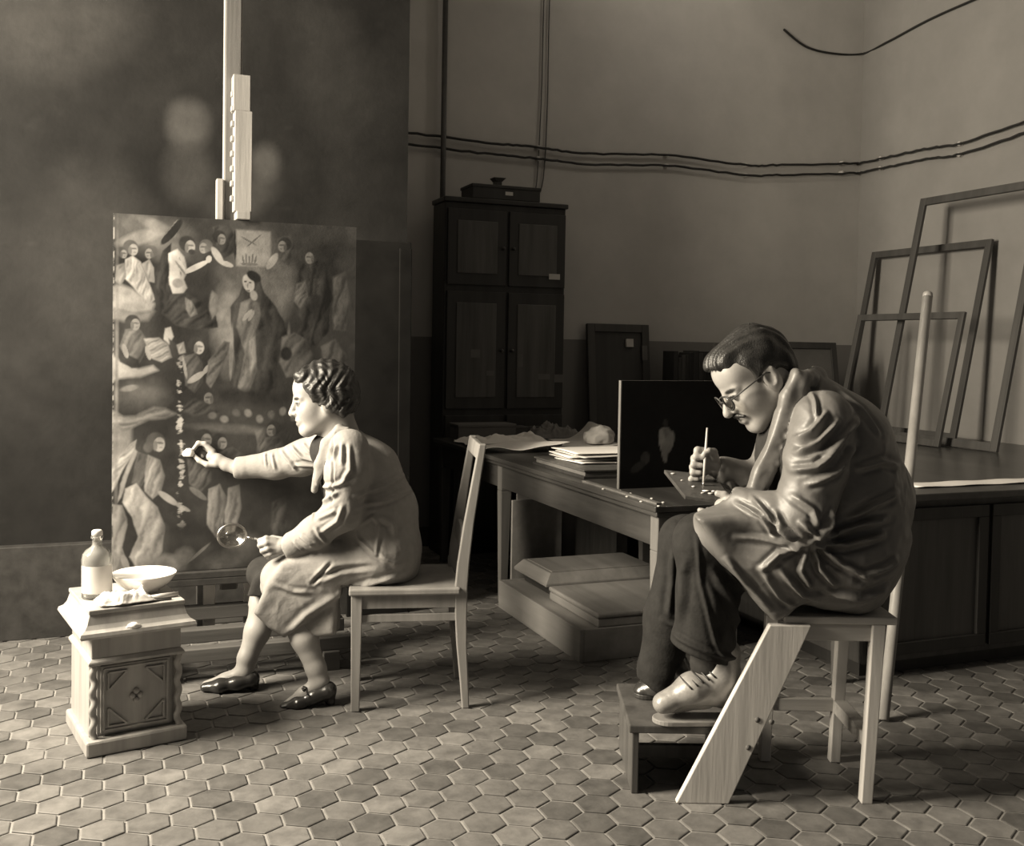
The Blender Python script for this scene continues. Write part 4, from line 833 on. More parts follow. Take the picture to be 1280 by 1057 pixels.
def wrinkle(v, F, amp, freq, seed, stretch=(1, 1, 1)):
    vn = normals(v, F); p = v * np.array(stretch)
    n = np.abs(2 * vnoise(p[:, 0] + .7 * p[:, 1] + 5, p[:, 2] - .6 * p[:, 1] + 5, seed, 3, freq) - 1); m = vnoise(p[:, 0] + 3, p[:, 2] + .5 * p[:, 1] + 3, seed + 9, 2, freq * .5)
    return v + vn * (amp * (0.35 - n) * np.clip(m * 2 - .5, 0, 1.2))[:, None]
def to_mesh(name, v, F, base, m, parent, val=None):
    me = bpy.data.meshes.new(name); me.from_pydata((v - np.array(base)).tolist(), [], F.tolist()); me.update()
    if val is not None: set_col(me, val)
    return link(name, me, m, parent, True)

class Head:
    "head frame: f forward, s to the viewer's side, u up; unit head scaled by k"
    def __init__(s, o, pitch, turn, k):
        s.o = np.array(o); s.k = k; F_ = np.array((-math.cos(pitch) * math.cos(turn), -math.sin(turn) * math.cos(pitch), -math.sin(pitch)))
        U = np.array((-math.sin(pitch), 0, math.cos(pitch))); U = U - F_ * (U @ F_); U /= np.linalg.norm(U); S = np.cross(F_, U); S = S if S[1] < 0 else -S
        s.A = np.array([F_, S, U])
    def __call__(s, f, sd, u): return s.o + s.k * (np.array((f, sd, u)) @ s.A)
    def loc(s, v): return (v - s.o) @ s.A.T / s.k
    def build(s, fd, man=False):
        K = s.k; A = s.A; E = lambda c, r, k=.015, op='u': fd.ell(s(*c), np.array(r) * K, A, k * K, op)
        C = lambda a, b, ra, rb, k=.012, op='u': fd.cone(s(*a), s(*b), ra * K, rb * K, k * K, op)
        E((-.012, 0, .035), (.094, .074, .090)); E((.036, 0, -.035), (.058, .056, .085), .03); E((.052, 0, .045), (.042, .060, .045), .03)
        for q in (-1, 1):
            C((-.004, q * .052, -.055), (.066, q * .018, -.102), .017, .017, .03); E((.050, q * .036, -.035), (.034, .027, .034), .025)
            C((.086, q * .010, .010), (.074, q * .044, .010), .009, .009, .012)
        C((.074, -.012, -.104), (.074, .012, -.104), .017, .017, .02); E((.081, 0, -.100), (.013, .017, .015), .012)
        for q in (-1, 1): E((.096, q * .031, -.009), (.014, .019, .013), .012, 's')
        nt_ = .119 if man else .112; C((.089, 0, .010), (nt_, 0, -.034), .0085, .0108, .012); E((nt_ - .005, 0, -.040), (.014, .0115, .009), .008)
        for q in (-1, 1): E((.098, q * .012, -.040), (.011, .007, .008), .006)
        E((.088, 0, -.066), (.014, .026, .020), .012)
        C((.097, -.014, -.064), (.097, .014, -.064), .0062, .0062, .006); C((.0955, -.013, -.076), (.0955, .013, -.076), .0066, .0066, .006)
        C((.103, -.02, -.0695), (.103, .02, -.0695), .0026, .0026, .003, 's')
        for q in (-1, 1):
            E((.079, q * .031, -.010), (.0125, .0145, .0120), .003)                  # eyeball under the lids
            C((.090, q * .018, -.002), (.084, q * .044, -.003), .0042, .0042, .005)  # upper lid
            E((-.008, q * .074, -.016), (.023, .012, .037) if man else (.019, .010, .033), .008); E((-.002, q * .084, -.012), (.010, .006, .019), .005, 's')
            C((-.020, q * .080, .006), (-.022, q * .080, -.020), .005, .005, .004)
        C((-.035, 0, -.04), (-.055, 0, -.14), .052, .056, .04)
def paint_head(hd, v, skin, man):
    q = hd.loc(v); val = np.full(len(v), skin); near = np.linalg.norm(q, axis=1) < .2
    def spot(c, r, t, s=3.0):
        nonlocal val
        k = np.clip((1.15 - np.sqrt(sum(((q[:, i] - c[i]) / r[i]) ** 2 for i in range(3)))) * s, 0, 1) * near; val = val * (1 - k) + t * k
    spot((.10, 0, -.070), (.016, .021, .010), skin * .55)
    spot((.104, 0, -.0695), (.016, .02, .0022), skin * .2)
    for s_ in (-1, 1):
        spot((.082, s_ * .032, .012), (.03, .022, .0062), skin * .10)
        spot((.088, s_ * .031, -.010), (.02, .0145, .0065), skin * .5); spot((.0905, s_ * .031, -.010), (.010, .006, .0062), .015); spot((.090, s_ * .031, -.0035), (.016, .019, .0036), .02)
        spot((.108, s_ * .010, -.046), (.007, .005, .004), skin * .25)
        spot((.06, s_ * .052, -.035), (.03, .02, .03), skin * .86, 1.0)
    if man:
        spot((.103, 0, -.0555), (.016, .024, .0075), .03); spot((.07, 0, -.085), (.06, .06, .04), skin * .72, .8)
    return val
def hand(fd, pts, k=.006):
    "palm and fingers from explicit joints: list of chains of (point, radius)"
    for ch in pts: fd.chain(ch, k)

SKIN_W, SKIN_M = 0.29, 0.31
M_skin = mat('skin', .6, .45, .06, 25.0, .03, attr=True, spec=.35)
M_hair = mat('dark_hair', .022, .38, .5, 60.0, .25, spec=.5)
M_wcoat = mat('pale_linen_coat', .25, .85, .1, 30.0, .12, spec=.15)
M_mcoat = mat('satin_work_coat', .14, .46, .12, 20.0, .06, spec=.5)
M_dress = mat('dark_dress_cloth', .03, .9, .2, 30.0, .1, spec=.1)
M_trouser = mat('dark_trouser_cloth', .022, .85, .3, 24.0, .15, spec=.15)
M_shoe = mat('dark_shoe_leather', .03, .25, .2, 20.0, .05, spec=.6)
M_boot = mat('worn_boot_leather', .22, .35, .35, 16.0, .12, spec=.55)

# ================================================================== woman on the chair
def woman():
    D = 3.76; base = P(470, 888, D); base.z = 0; rx, ry = c2r(base.x, base.y)
    w = thing('person', 'woman in pale work coat on a chair, dabbing the painting and holding a magnifier', 'person', (rx, ry, 0), -YAW)
    hd = Head(P(403, 497, 3.74), math.radians(9), math.radians(13), 1.04)
    # ---- body
    fd = Field((P(232, 700, 3.96).x - .02, 3.45, .0), (P(530, 700, 3.7).x + .04, 4.10, 1.30), .0034)
    hd.build(fd)
    fd.chain([(hd(-.035, 0, -.07), .047), (P(420, 548, 3.76), .052), (P(432, 580, 3.77), .08)], .03)
    fd.chain([(P(432, 575, 3.77), .075), (P(462, 625, 3.77), .085), (P(485, 690, 3.77), .10)], .04, ys=1.4)
    fd.chain([(P(490, 698, 3.86), .07), (P(332, 716, 3.86), .052)], .03); fd.chain([(P(490, 698, 3.68), .07), (P(345, 730, 3.67), .052)], .03)
    fd.chain([(P(332, 718, 3.86), .050), (P(329, 755, 3.84), .047), (P(322, 788, 3.82), .047), (P(309, 822, 3.79), .034), (P(306, 838, 3.78), .031)], .02)
    fd.chain([(P(306, 840, 3.78), .032), (P(282, 850, 3.77), .026), (P(258, 856, 3.76), .018)], .02)
    fd.chain([(P(345, 732, 3.67), .050), (P(366, 770, 3.66), .047), (P(381, 798, 3.65), .046), (P(395, 835, 3.64), .034), (P(400, 850, 3.635), .031)], .02)
    fd.chain([(P(400, 853, 3.635), .031), (P(380, 868, 3.62), .026), (P(360, 880, 3.61), .018)], .02)
    fd.chain([(P(434, 562, 3.60), .05), (P(428, 640, 3.56), .04), (P(362, 681, 3.61), .026)], .02)
    fd.chain([(P(405, 560, 3.94), .05), (P(350, 578, 3.97), .038), (P(296, 584, 3.955), .027)], .02)
    # far hand pinching a wad of cotton against the picture
    d = 3.955
    hand(fd, [[(P(296, 584, d), .026), (P(283, 580, d), .025), (P(272, 574, d), .024), (P(264, 570, d), .019)],
              [(P(266, 564, d + .004), .0135), (P(256, 554, d), .0095), (P(248, 553, d - .004), .0088), (P(241, 562, d - .005), .0075)],
              [(P(270, 580, d - .012), .013), (P(259, 580, d - .018), .0105), (P(249, 575, d - .014), .0092), (P(242, 568, d - .006), .008)],
              [(P(267, 567, d + .018), .0125), (P(256, 558, d + .022), .009), (P(250, 563, d + .020), .0085), (P(253, 570, d + .016), .0075)],
              [(P(269, 572, d + .028), .012), (P(260, 566, d + .034), .0088), (P(256, 573, d + .030), .0082), (P(261, 577, d + .026), .0075)],
              [(P(272, 577, d + .032), .011), (P(265, 574, d + .038), .0078), (P(263, 580, d + .034), .0072), (P(268, 582, d + .030), .0068)]])
    # near hand closed on the magnifier handle
    d = 3.595
    hand(fd, [[(P(363, 683, d + .01), .026), (P(352, 682, d + .008), .027), (P(343, 681, d + .008), .025)],
              [(P(344, 675, d), .012), (P(333, 672, d - .008), .0098), (P(325, 675, d - .002), .009), (P(327, 680, d + .016), .008)],
              [(P(343, 679, d - .006), .012), (P(333, 678, d - .018), .0096), (P(325, 681, d - .010), .009), (P(328, 686, d + .010), .008)],
              [(P(344, 684, d - .006), .012), (P(335, 685, d - .018), .0094), (P(328, 688, d - .010), .0088), (P(331, 692, d + .010), .008)],
              [(P(346, 689, d - .002), .011), (P(339, 691, d - .012), .0086), (P(333, 693, d - .006), .008), (P(335, 696, d + .008), .0072)],
              [(P(352, 674, d + .02), .012), (P(341, 672, d + .028), .0105), (P(331, 674, d + .024), .0092), (P(325, 676, d + .016), .008)]])
    v, F = fd.mesh(); v = relax(v, F, 1, .4)
    to_mesh('body', v, F, base, M_skin, w, paint_head(hd, v, SKIN_W, False))
    # ---- hair: waved back from the forehead into a soft roll at the nape
    fd = Field(hd(0, 0, .03) - .19, hd(0, 0, .03) + .19, .003); K = hd.k; A = hd.A
    fd.ell(hd(-.018, 0, .040), np.array((.104, .086, .096)) * K, A, .01)
    fd.ell(hd(-.080, 0, -.022), np.array((.044, .076, .048)) * K, A, .03); fd.ell(hd(-.070, 0, .02), np.array((.060, .084, .07)) * K, A, .03)
    for q in (-1, 1):
        fd.ell(hd(-.030, q * .070, -.012), np.array((.036, .024, .040)) * K, A, .02); fd.ell(hd(.012, q * .066, .036), np.array((.040, .024, .040)) * K, A, .02); fd.ell(hd(.046, q * .034, .086), np.array((.040, .036, .028)) * K, A, .02)
        fd.ell(hd(-.062, q * .060, -.050), np.array((.028, .026, .024)) * K, A, .012)
    fd.ell(hd(.105, 0, -.022), np.array((.074, .12, .092)) * K, A, .012, 's'); fd.ell(hd(.04, 0, -.10), np.array((.062, .14, .075)) * K, A, .012, 's')
    v, F = fd.mesh(); q = hd.loc(v); vn = normals(v, F)
    ang = np.arctan2(q[:, 2] - .02, q[:, 0] + .02); s = .0024 * np.sin(q[:, 0] * 190 + q[:, 2] * 90 + 2.2 * np.sin(q[:, 2] * 70 + q[:, 1] * 25)) + .0012 * np.sin(q[:, 1] * 260 + 4 * np.sin(ang * 6)) + .003 * (vnoise(q[:, 0] * 3 + 2, q[:, 2] * 3 + q[:, 1] + 2, 91, 3, 9) - .5) * 2
    to_mesh('hair', v + vn * s[:, None] * K, F, base, M_hair, w)
    # ---- dark dress showing at neck and knees
    fd = Field((P(300, 700, 3.8).x, 3.5, .35), (P(500, 700, 3.7).x, 4.05, 1.12), .005)
    fd.chain([(P(412, 562, 3.77), .072), (P(440, 610, 3.77), .095), (P(470, 680, 3.77), .10)], .04, ys=1.35)
    fd.chain([(P(470, 692, 3.86), .085), (P(330, 716, 3.865), .066)], .03); fd.chain([(P(470, 695, 3.69), .085), (P(350, 728, 3.68), .064)], .03)
    fd.prism([tuple((P(a, b, 3.82).x, P(a, b, 3.82).z)) for a, b in ((350, 694), (322, 716), (314, 738), (312, 752), (326, 762), (352, 765), (400, 745), (400, 710))], 3.83, .085, .02, .02)
    v, F = fd.mesh(); v = wrinkle(relax(v, F, 2), F, .006, 8, 12); to_mesh('dress', v, F, base, M_dress, w)
    # ---- coat
    S = lambda *a: [(P(x, y, dd).x, P(x, y, dd).z) for x, y in a]
    fd = Field((P(292, 600, 3.95).x, 3.42, .22), (P(535, 700, 3.6).x + .03, 4.12, 1.16), .0040)
    fd.chain([(P(431, 562, 3.77), .088), (P(455, 592, 3.77), .125), (P(472, 640, 3.77), .137), (P(479, 688, 3.77), .128), (P(482, 706, 3.77), .115)], .05, ys=1.32)
    fd.chain([(P(436, 560, 3.615), .070), (P(434, 590, 3.575), .073), (P(428, 640, 3.555), .061), (P(395, 664, 3.57), .052), (P(364, 680, 3.602), .040)], .028)
    fd.chain([(P(410, 560, 3.93), .072), (P(378, 572, 3.96), .064), (P(345, 580, 3.97), .052), (P(299, 584, 3.957), .041)], .03)
    fd.cone(P(305, 584, 3.957), P(300, 584, 3.957), .043, .043, .004); fd.cone(P(372, 676, 3.595), P(366, 679, 3.60), .043, .043, .006)
    # hollow neck and cuffs
    fd.chain([(P(402, 528, 3.755), .052), (P(418, 552, 3.765), .050)], .01, 's'); fd.cone(P(290, 584, 3.955), P(300, 584, 3.957), .034, .034, .004, 's'); fd.cone(P(356, 683, 3.61), P(366, 679, 3.60), .032, .032, .004, 's')
    # collar with long lapels
    for yy, sg in ((3.70, -1), (3.83, 1)):
        fd.chain([(P(438, 531, 3.765), .014), (P(424, 534, yy), .014), (P(407, 552, yy + sg * .01), .015), (P(398, 580, yy + sg * .012), .014), (P(393, 612, yy), .011)], .012); fd.prism(S((424, 532), (440, 534), (428, 562), (408, 580), (397, 606), (394, 600), (404, 560), dd=3.7) if False else [(P(a, b, 3.7).x, P(a, b, 3.7).z) for a, b in ((422, 532), (438, 533), (430, 560), (412, 578), (398, 606), (394, 598), (404, 558))], yy + sg * .012, .016, .008, .012)
    # lap, thighs and hanging skirts
    fd.chain([(P(480, 694, 3.68), .105), (P(420, 702, 3.665), .092), (P(352, 722, 3.655), .072)], .04); fd.chain([(P(480, 694, 3.86), .10), (P(400, 702, 3.875), .082), (P(352, 706, 3.885), .06)], .04)
    px = lambda L, dd: [(P(a, b, dd).x, P(a, b, dd).z) for a, b in L]
    fd.prism(px(((356, 700), (336, 728), (321, 762), (338, 781), (357, 795), (378, 779), (400, 760), (428, 744), (470, 742), (500, 722), (480, 690), (410, 690)), 3.63), 3.635, .042, .018, .02, tilt=(.10, -.10))
    fd.prism(px(((372, 745), (424, 733), (421, 790), (400, 793), (384, 791), (368, 780)), 3.66), 3.675, .055, .018, .008)
    fd.prism(px(((350, 690), (320, 712), (310, 757), (316, 760), (330, 722), (360, 706)), 3.92), 3.93, .016, .006, .01)
    fd.above(SZ + .003, chair_front, 9)
    v, F = fd.mesh(); v = relax(v, F, 2)
    v = wrinkle(v, F, .011, 5.5, 3, (1, 1, 1.2)); v = wrinkle(v, F, .006, 12, 8)
    st = [([(452, 612), (480, 606), (512, 594)], .007, .008), ([(455, 626), (485, 622), (522, 612)], .007, .008), ([(512, 594), (522, 612)], .008, .006),
          ([(446, 652), (452, 668), (474, 686), (478, 650), (470, 640), (448, 654)], .006, .006), ([(474, 640), (492, 650), (496, 664)], .008, .009), ([(478, 686), (500, 700)], .008, .008),
          ([(420, 556), (416, 570)], .005, .007), ([(427, 552), (424, 572)], .005, .007), ([(434, 550), (436, 572)], .006, .008), ([(443, 552), (446, 580), (436, 596)], .007, .009),
          ([(402, 604), (425, 600), (445, 592)], .007, .010), ([(408, 622), (432, 606)], .007, .009), ([(406, 640), (430, 628)], .006, .007), ([(410, 656), (432, 640), (438, 622)], .007, .009),
          ([(385, 660), (400, 672)], .006, .007), ([(375, 668), (388, 682)], .005, .006), ([(404, 650), (416, 670)], .006, .008),
          ([(420, 540), (426, 580), (424, 620)], .004, -.006), ([(400, 612), (398, 640)], .005, .006),
          ([(400, 716), (430, 704), (470, 700)], .009, -.008), ([(396, 722), (420, 696)], .006, -.010), ([(430, 735), (470, 722), (505, 712)], .009, .010), ([(365, 786), (388, 762), (420, 742)], .012, .007), ([(350, 722), (372, 732), (396, 734)], .008, .005),
          ([(330, 572), (345, 586), (352, 596)], .006, .009), ([(345, 566), (362, 580), (385, 584)], .006, .010), ([(352, 590), (380, 590)], .006, .010), ([(308, 576), (312, 592)], .004, .006), ([(318, 576), (324, 596)], .005, .006), ([(362, 562), (376, 574)], .006, .008)]
    v = sculpt(v, F, st, 3.66)
    coat = to_mesh('work_coat', v, F, base, M_wcoat, w)
    # ---- shoes
    def pump(name, toe, ball, arch, back, heel, d, open_at):
        fd = Field((min(toe[0], back[0]) - .06, d - .12, 0), (max(toe[0], back[0]) + .08, d + .14, .22), .003)
        fd.chain([(toe, .016), (ball, .024), (arch, .026), (back, .030)], .02, ys=1.35); fd.cone(back, (heel[0], heel[1], heel[2] + .02), .026, .016, .012); fd.cone((heel[0], heel[1], heel[2] + .03), heel, .014, .012, .006)
        fd.ell(open_at, (.040, .027, .040), None, .008, 's')
        fd.above(.001); v, F = fd.mesh(); o = to_mesh(name, v, F, base, M_shoe, w)
        q = toe * .30 + arch * .70; return o, q
    fl = lambda px_, py_, dd: P(px_, py_, dd)
    o, q = pump('shoe', P(355, 883, 3.60), P(374, 878, 3.605), P(394, 868, 3.62), P(410, 862, 3.63), P(413, 884, 3.63), 3.61, P(398, 840, 3.63))
    q = P(380, 862, 3.585); b = MB()
    for sg in (-1, 1): b.tube([q, q + Vector((-.004, sg * .010, .010)), q + Vector((.004, sg * .018, .004)), q + Vector((.002, sg * .004, -.002))], .0035, 6)
    for i in range(len(b.v)): b.v[i] = tuple(Vector(b.v[i]) - base)
    b.build('bow', M_shoe, o)
    pump('shoe', P(256, 858, 3.74), P(276, 856, 3.745), P(298, 852, 3.76), P(314, 848, 3.775), P(318, 868, 3.775), 3.76, P(304, 828, 3.78))
    return w
chair_front = P(432, 740, 3.70).x
woman()
# cotton and magnifier, held in her hands
c = P(236, 566, 3.945); x, y = c2r(c.x, c.y)
bm_o = lump('cotton_swab', M_rag, None, (.020, .014, .020), (x, y - .006, c.z - .011), 33, 3, .35); tag(bm_o, 'white cotton wad pinched in fingers against the painting', 'cotton swab')
c = P(290, 669, 3.60); x, y = c2r(c.x, c.y)
mg = thing('magnifying_glass', 'round metal-rimmed magnifying glass held in the lowered hand', 'magnifier', (x, y, c.z), -YAW + .12)
n = 40; b = MB(); ring = [Vector((.047 * math.cos(2 * PI * k / n), .010 * math.cos(2 * PI * k / n), .041 * math.sin(2 * PI * k / n))) for k in range(n + 1)]
b.tube(ring, .0045, 8, False); b.build('rim', M_metal, mg)
v = [(0, -.003, 0)] + [tuple(p * .95 + Vector((0, -.0, 0))) for p in ring[:-1]] + [(0, .003, 0)]; f = [(0, 1 + k, 1 + (k + 1) % n) for k in range(n)] + [(n + 1, 1 + (k + 1) % n, 1 + k) for k in range(n)]
MB().add(v, f, True).build('lens', M_thin, mg)
MB().tube([(.049, .010, -.006), (.075, .008, -.012)], .0035, 8).build('neck', M_metal, mg); MB().tube([(.075, .008, -.012), (.16, .012, -.034)], [.006, .0075], 10).build('handle', M_black, mg)
# ================================================================== man on the stool
def man():
    D = MD; base = P(1000, 880, D); base.z = 0; rx, ry = c2r(base.x, base.y)
    w = thing('person', 'bent man in glasses and shiny work coat on a stool, brushing a small panel', 'person', (rx, ry, 0), -YAW)
    hd = Head(P(944, 469, D), math.radians(36), math.radians(10), 1.15); K = hd.k; A = hd.A
    o = D - 3.08                                                     # depths below were laid out about 3.08
    p = lambda a, b, d: P(a, b, d + o)
    fd = Field((p(780, 800, 3.2).x, 2.78 + o, FZ), (p(1145, 600, 3.0).x, 3.46 + o, 1.38), .0036)
    hd.build(fd, True)
    fd.chain([(hd(-.045, 0, -.05), .058), (p(992, 500, 3.08), .062), (p(1010, 525, 3.08), .09)], .03)
    fd.chain([(p(1012, 530, 3.08), .09), (p(1040, 600, 3.08), .11), (p(1045, 690, 3.08), .12)], .04, ys=1.35)
    fd.chain([(p(1035, 700, 2.99), .085), (p(875, 675, 2.99), .06), (p(885, 830, 3.00), .04)], .03); fd.chain([(p(1035, 700, 3.17), .085), (p(856, 672, 3.20), .06), (p(828, 845, 3.20), .04)], .03)
    fd.chain([(p(1022, 540, 2.93), .06), (p(1003, 655, 2.90), .045), (p(925, 630, 2.98), .03)], .02); fd.chain([(p(990, 545, 3.25), .06), (p(960, 610, 3.28), .045), (p(900, 588, 3.24), .03)], .02)
    fd.chain([(p(885, 830, 3.0), .04), (p(880, 868, 3.0), .035), (p(845, 880, 3.0), .025)], .02); fd.chain([(p(828, 845, 3.2), .04), (p(812, 858, 3.2), .03)], .02)
    # right hand, fist round the upright brush
    d = 3.215
    hand(fd, [[(p(905, 588, d + .02), .028), (p(893, 583, d + .014), .029), (p(884, 577, d + .008), .027)],
              [(p(884, 564, d - .010), .0135), (p(872, 562, d - .018), .0112), (p(870, 570, d - .030), .0098), (p(880, 571, d - .036), .0088)],
              [(p(881, 572, d - .008), .0135), (p(868, 572, d - .014), .0112), (p(867, 580, d - .027), .0098), (p(877, 581, d - .032), .0088)],
              [(p(880, 581, d - .002), .013), (p(866, 583, d - .008), .0108), (p(866, 590, d - .020), .0095), (p(875, 590, d - .026), .0086)],
              [(p(881, 589, d + .006), .012), (p(868, 593, d), .0098), (p(864, 598, d - .010), .0088), (p(872, 598, d - .016), .008)],
              [(p(894, 572, d - .010), .0135), (p(892, 564, d - .026), .0115), (p(886, 563, d - .036), .010), (p(881, 566, d - .040), .0088)]])
    # left hand gripping the small panel from below, thumb on top
    d = 3.02
    hand(fd, [[(p(925, 630, 2.985), .029), (p(914, 631, 3.0), .029), (p(903, 632, d + .01), .024)],
              [(p(904, 634, d), .012), (p(892, 640, d + .01), .0105), (p(882, 640, d + .02), .0092), (p(875, 637, d + .03), .0085)],
              [(p(904, 636, d + .02), .012), (p(892, 642, d + .03), .0105), (p(882, 641, d + .04), .0092), (p(875, 638, d + .05), .0085)],
              [(p(905, 636, d + .04), .012), (p(894, 641, d + .05), .0105), (p(884, 640, d + .06), .0092), (p(877, 637, d + .07), .0085)],
              [(p(907, 635, d + .055), .011), (p(898, 639, d + .07), .0095), (p(890, 638, d + .08), .0085), (p(885, 636, d + .085), .008)],
              [(p(914, 624, d - .012), .0135), (p(906, 618, d - .012), .011), (p(897, 616, d - .006), .0098)]])
    v, F = fd.mesh(); v = relax(v, F, 1, .4); to_mesh('body', v, F, base, M_skin, w, paint_head(hd, v, SKIN_M, True))
    # hair combed straight back
    fd = Field(hd(0, 0, .03) - .21, hd(0, 0, .03) + .21, .0032)
    fd.ell(hd(-.016, 0, .041), np.array((.101, .081, .088)) * K, A, .01); fd.ell(hd(.052, 0, .084), np.array((.046, .056, .032)) * K, A, .02); fd.ell(hd(-.070, 0, -.01), np.array((.038, .066, .058)) * K, A, .03)
    for q in (-1, 1): fd.ell(hd(.012, q * .068, .018), np.array((.022, .014, .036)) * K, A, .015)
    fd.ell(hd(.108, 0, -.008), np.array((.080, .075, .094)) * K, A, .010, 's'); fd.ell(hd(.045, 0, -.085), np.array((.085, .15, .085)) * K, A, .010, 's')
    for q in (-1, 1): fd.ell(hd(.000, q * .09, -.022), np.array((.028, .030, .036)) * K, A, .008, 's'); fd.ell(hd(.078, q * .08, .02), np.array((.052, .05, .05)) * K, A, .008, 's')
    v, F = fd.mesh(); q = hd.loc(v); vn = normals(v, F); s = .0022 * np.sin(q[:, 1] * 330 + 3 * np.sin(q[:, 0] * 30)) + .003 * np.sin(q[:, 0] * 60 + q[:, 2] * 40 + q[:, 1] * 30)
    to_mesh('hair', v + vn * s[:, None], F, base, M_hair, w)
    fd = Field(hd(.1, 0, -.055) - .06, hd(.1, 0, -.055) + .06, .002)
    for q in (-1, 1): fd.cone(hd(.104, q * .004, -.053), hd(.094, q * .027, -.062), .0075 * K, .004 * K, .006)
    v, F = fd.mesh(); to_mesh('moustache', v, F, base, M_hair, w)
    # glasses
    g = bpy.data.objects.new('glasses', None); 
    bpy.data.objects.remove(g); b = MB(); lens = MB()
    for q in (-1, 1):
        c = hd(.112, q * .033, -.010); ring = []
        for k in range(29):
            t = 2 * PI * k / 28; ring.append(Vector(c + K * (A[1] * .0225 * math.cos(t) + A[2] * .0205 * math.sin(t) + A[0] * (-.006 * abs(math.cos(t)) * (math.cos(t) * q > 0)))) - base)
        b.tube(ring, .0028, 6, False); lens.add([Vector(c) - base] + ring[:-1], [(0, 1 + k, 1 + (k + 1) % 28) for k in range(28)], True)
        b.tube([Vector(hd(.106, q * .055, -.004)) - base, Vector(hd(.06, q * .072, .0)) - base, Vector(hd(.0, q * .080, .004)) - base, Vector(hd(-.02, q * .082, -.006)) - base], .0024, 6)
    b.tube([Vector(hd(.112, -.011, -.006)) - base, Vector(hd(.118, 0, -.002)) - base, Vector(hd(.112, .011, -.006)) - base], .0024, 6)
    gl = b.build('glasses', M_black, w); lo = lens.build('lens', M_thin, gl); m = lo.modifiers.new('t', 'SOLIDIFY'); m.thickness = .0015
    # dark jersey under the coat
    fd = Field((p(900, 600, 3.1).x, 2.85 + o, .5), (p(1110, 600, 3.0).x, 3.36 + o, 1.26), .005)
    fd.chain([(p(990, 505, 3.08), .075), (p(1000, 560, 3.08), .12), (p(1005, 640, 3.08), .13), (p(1040, 700, 3.08), .12)], .04, ys=1.3); fd.cone(p(975, 495, 3.08), p(985, 505, 3.08), .062, .066, .01, 's')
    v, F = fd.mesh(); to_mesh('jersey', wrinkle(relax(v, F, 2), F, .008, 8, 31), F, base, M_dress, w)
    # trousers with turned-up cuffs
    fd = Field((p(785, 800, 3.2).x, 2.82 + o, FZ + .02), (p(1130, 700, 3.0).x, 3.42 + o, 1.0), .005)
    fd.chain([(p(1040, 705, 2.99), .115), (p(880, 678, 2.99), .082), (p(886, 740, 3.0), .085), (p(880, 805, 3.01), .092)], .04); fd.chain([(p(1040, 705, 3.17), .115), (p(858, 676, 3.20), .078), (p(838, 770, 3.2), .072), (p(824, 835, 3.2), .066)], .04)
    fd.chain([(p(880, 800, 3.01), .094), (p(876, 835, 3.01), .096), (p(876, 860, 3.01), .094)], .01); fd.cone(p(824, 835, 3.2), p(816, 885, 3.2), .064, .062, .01)
    q2 = lambda L, dd: [(p(a, b, dd).x, p(a, b, dd).z) for a, b in L]
    fd.prism(q2(((815, 792), (836, 801), (880, 817), (940, 835), (940, 960), (815, 960)), 3.0), 2.97 + o, .15, .002, .004, 's'); fd.prism(q2(((770, 838), (800, 846), (840, 872), (870, 872), (870, 960), (770, 960)), 3.2), 3.25 + o, .13, .002, .004, 's')
    fd.cone(p(884, 770, 3.01), p(874, 850, 3.01), .080, .085, .006, 's') if False else None
    fd.above(SH + .003, p(962, 750, 3.08).x, 9)
    v, F = fd.mesh(); v = wrinkle(relax(v, F, 2), F, .016, 4.5, 22, (1.3, 1, .5)); v = wrinkle(v, F, .008, 10, 25)
    v = sculpt(v, F, [([(862, 660), (868, 720), (886, 790), (900, 815)], .006, .006), ([(834, 786), (880, 802), (925, 818)], .007, .009), ([(880, 700), (905, 740), (925, 790)], .010, .012), ([(850, 690), (848, 740), (842, 780)], .009, .010), ([(900, 700), (930, 740)], .010, .010)], 3.0)
    to_mesh('trousers', v, F, base, M_trouser, w)
    # work coat
    fd = Field((p(855, 650, 3.0).x, 2.70 + o, .38), (p(1150, 600, 3.0).x + .03, 3.46 + o, 1.30), .0042)
    fd.chain([(p(1014, 512, 3.08), .100), (p(1044, 556, 3.08), .148), (p(1058, 618, 3.08), .166), (p(1056, 680, 3.08), .158), (p(1052, 706, 3.08), .140)], .06, ys=1.22)
    fd.chain([(p(1030, 528, 2.945), .086), (p(1018, 580, 2.885), .086), (p(1004, 646, 2.865), .074)], .016); fd.chain([(p(1004, 648, 2.865), .072), (p(965, 642, 2.90), .058), (p(926, 629, 2.98), .046)], .014)
    fd.chain([(p(985, 540, 3.24), .085), (p(962, 608, 3.28), .068), (p(905, 589, 3.24), .044)], .03)
    fd.cone(p(915, 627, 2.99), p(928, 629, 2.98), .036, .036, .004, 's'); fd.cone(p(893, 586, 3.24), p(908, 590, 3.24), .034, .034, .004, 's')
    # open front with lapels, hollow for the chest
    fd.chain([(p(968, 490, 3.08), .066), (p(978, 520, 3.08), .070), (p(962, 590, 3.09), .085), (p(955, 640, 3.10), .075)], .015, 's')
    pxz = lambda L, dd: [(p(a, b, dd).x, p(a, b, dd).z) for a, b in L]
    for yy, dy in ((2.985, 0), (3.175, 0)):
        fd.prism(pxz(((994, 462), (1006, 474), (1004, 520), (976, 570), (952, 618), (934, 614), (944, 584), (964, 540), (978, 496)), yy), yy + o, .022, .010, .012)
    fd.chain([(p(1006, 474, 2.99), .018), (p(1020, 470, 3.08), .02), (p(1006, 474, 3.17), .018)], .02)
    # skirts over the lap, hanging by the stool
    fd.chain([(p(1045, 700, 2.98), .145), (p(975, 690, 2.955), .115), (p(895, 668, 2.965), .082)], .05)
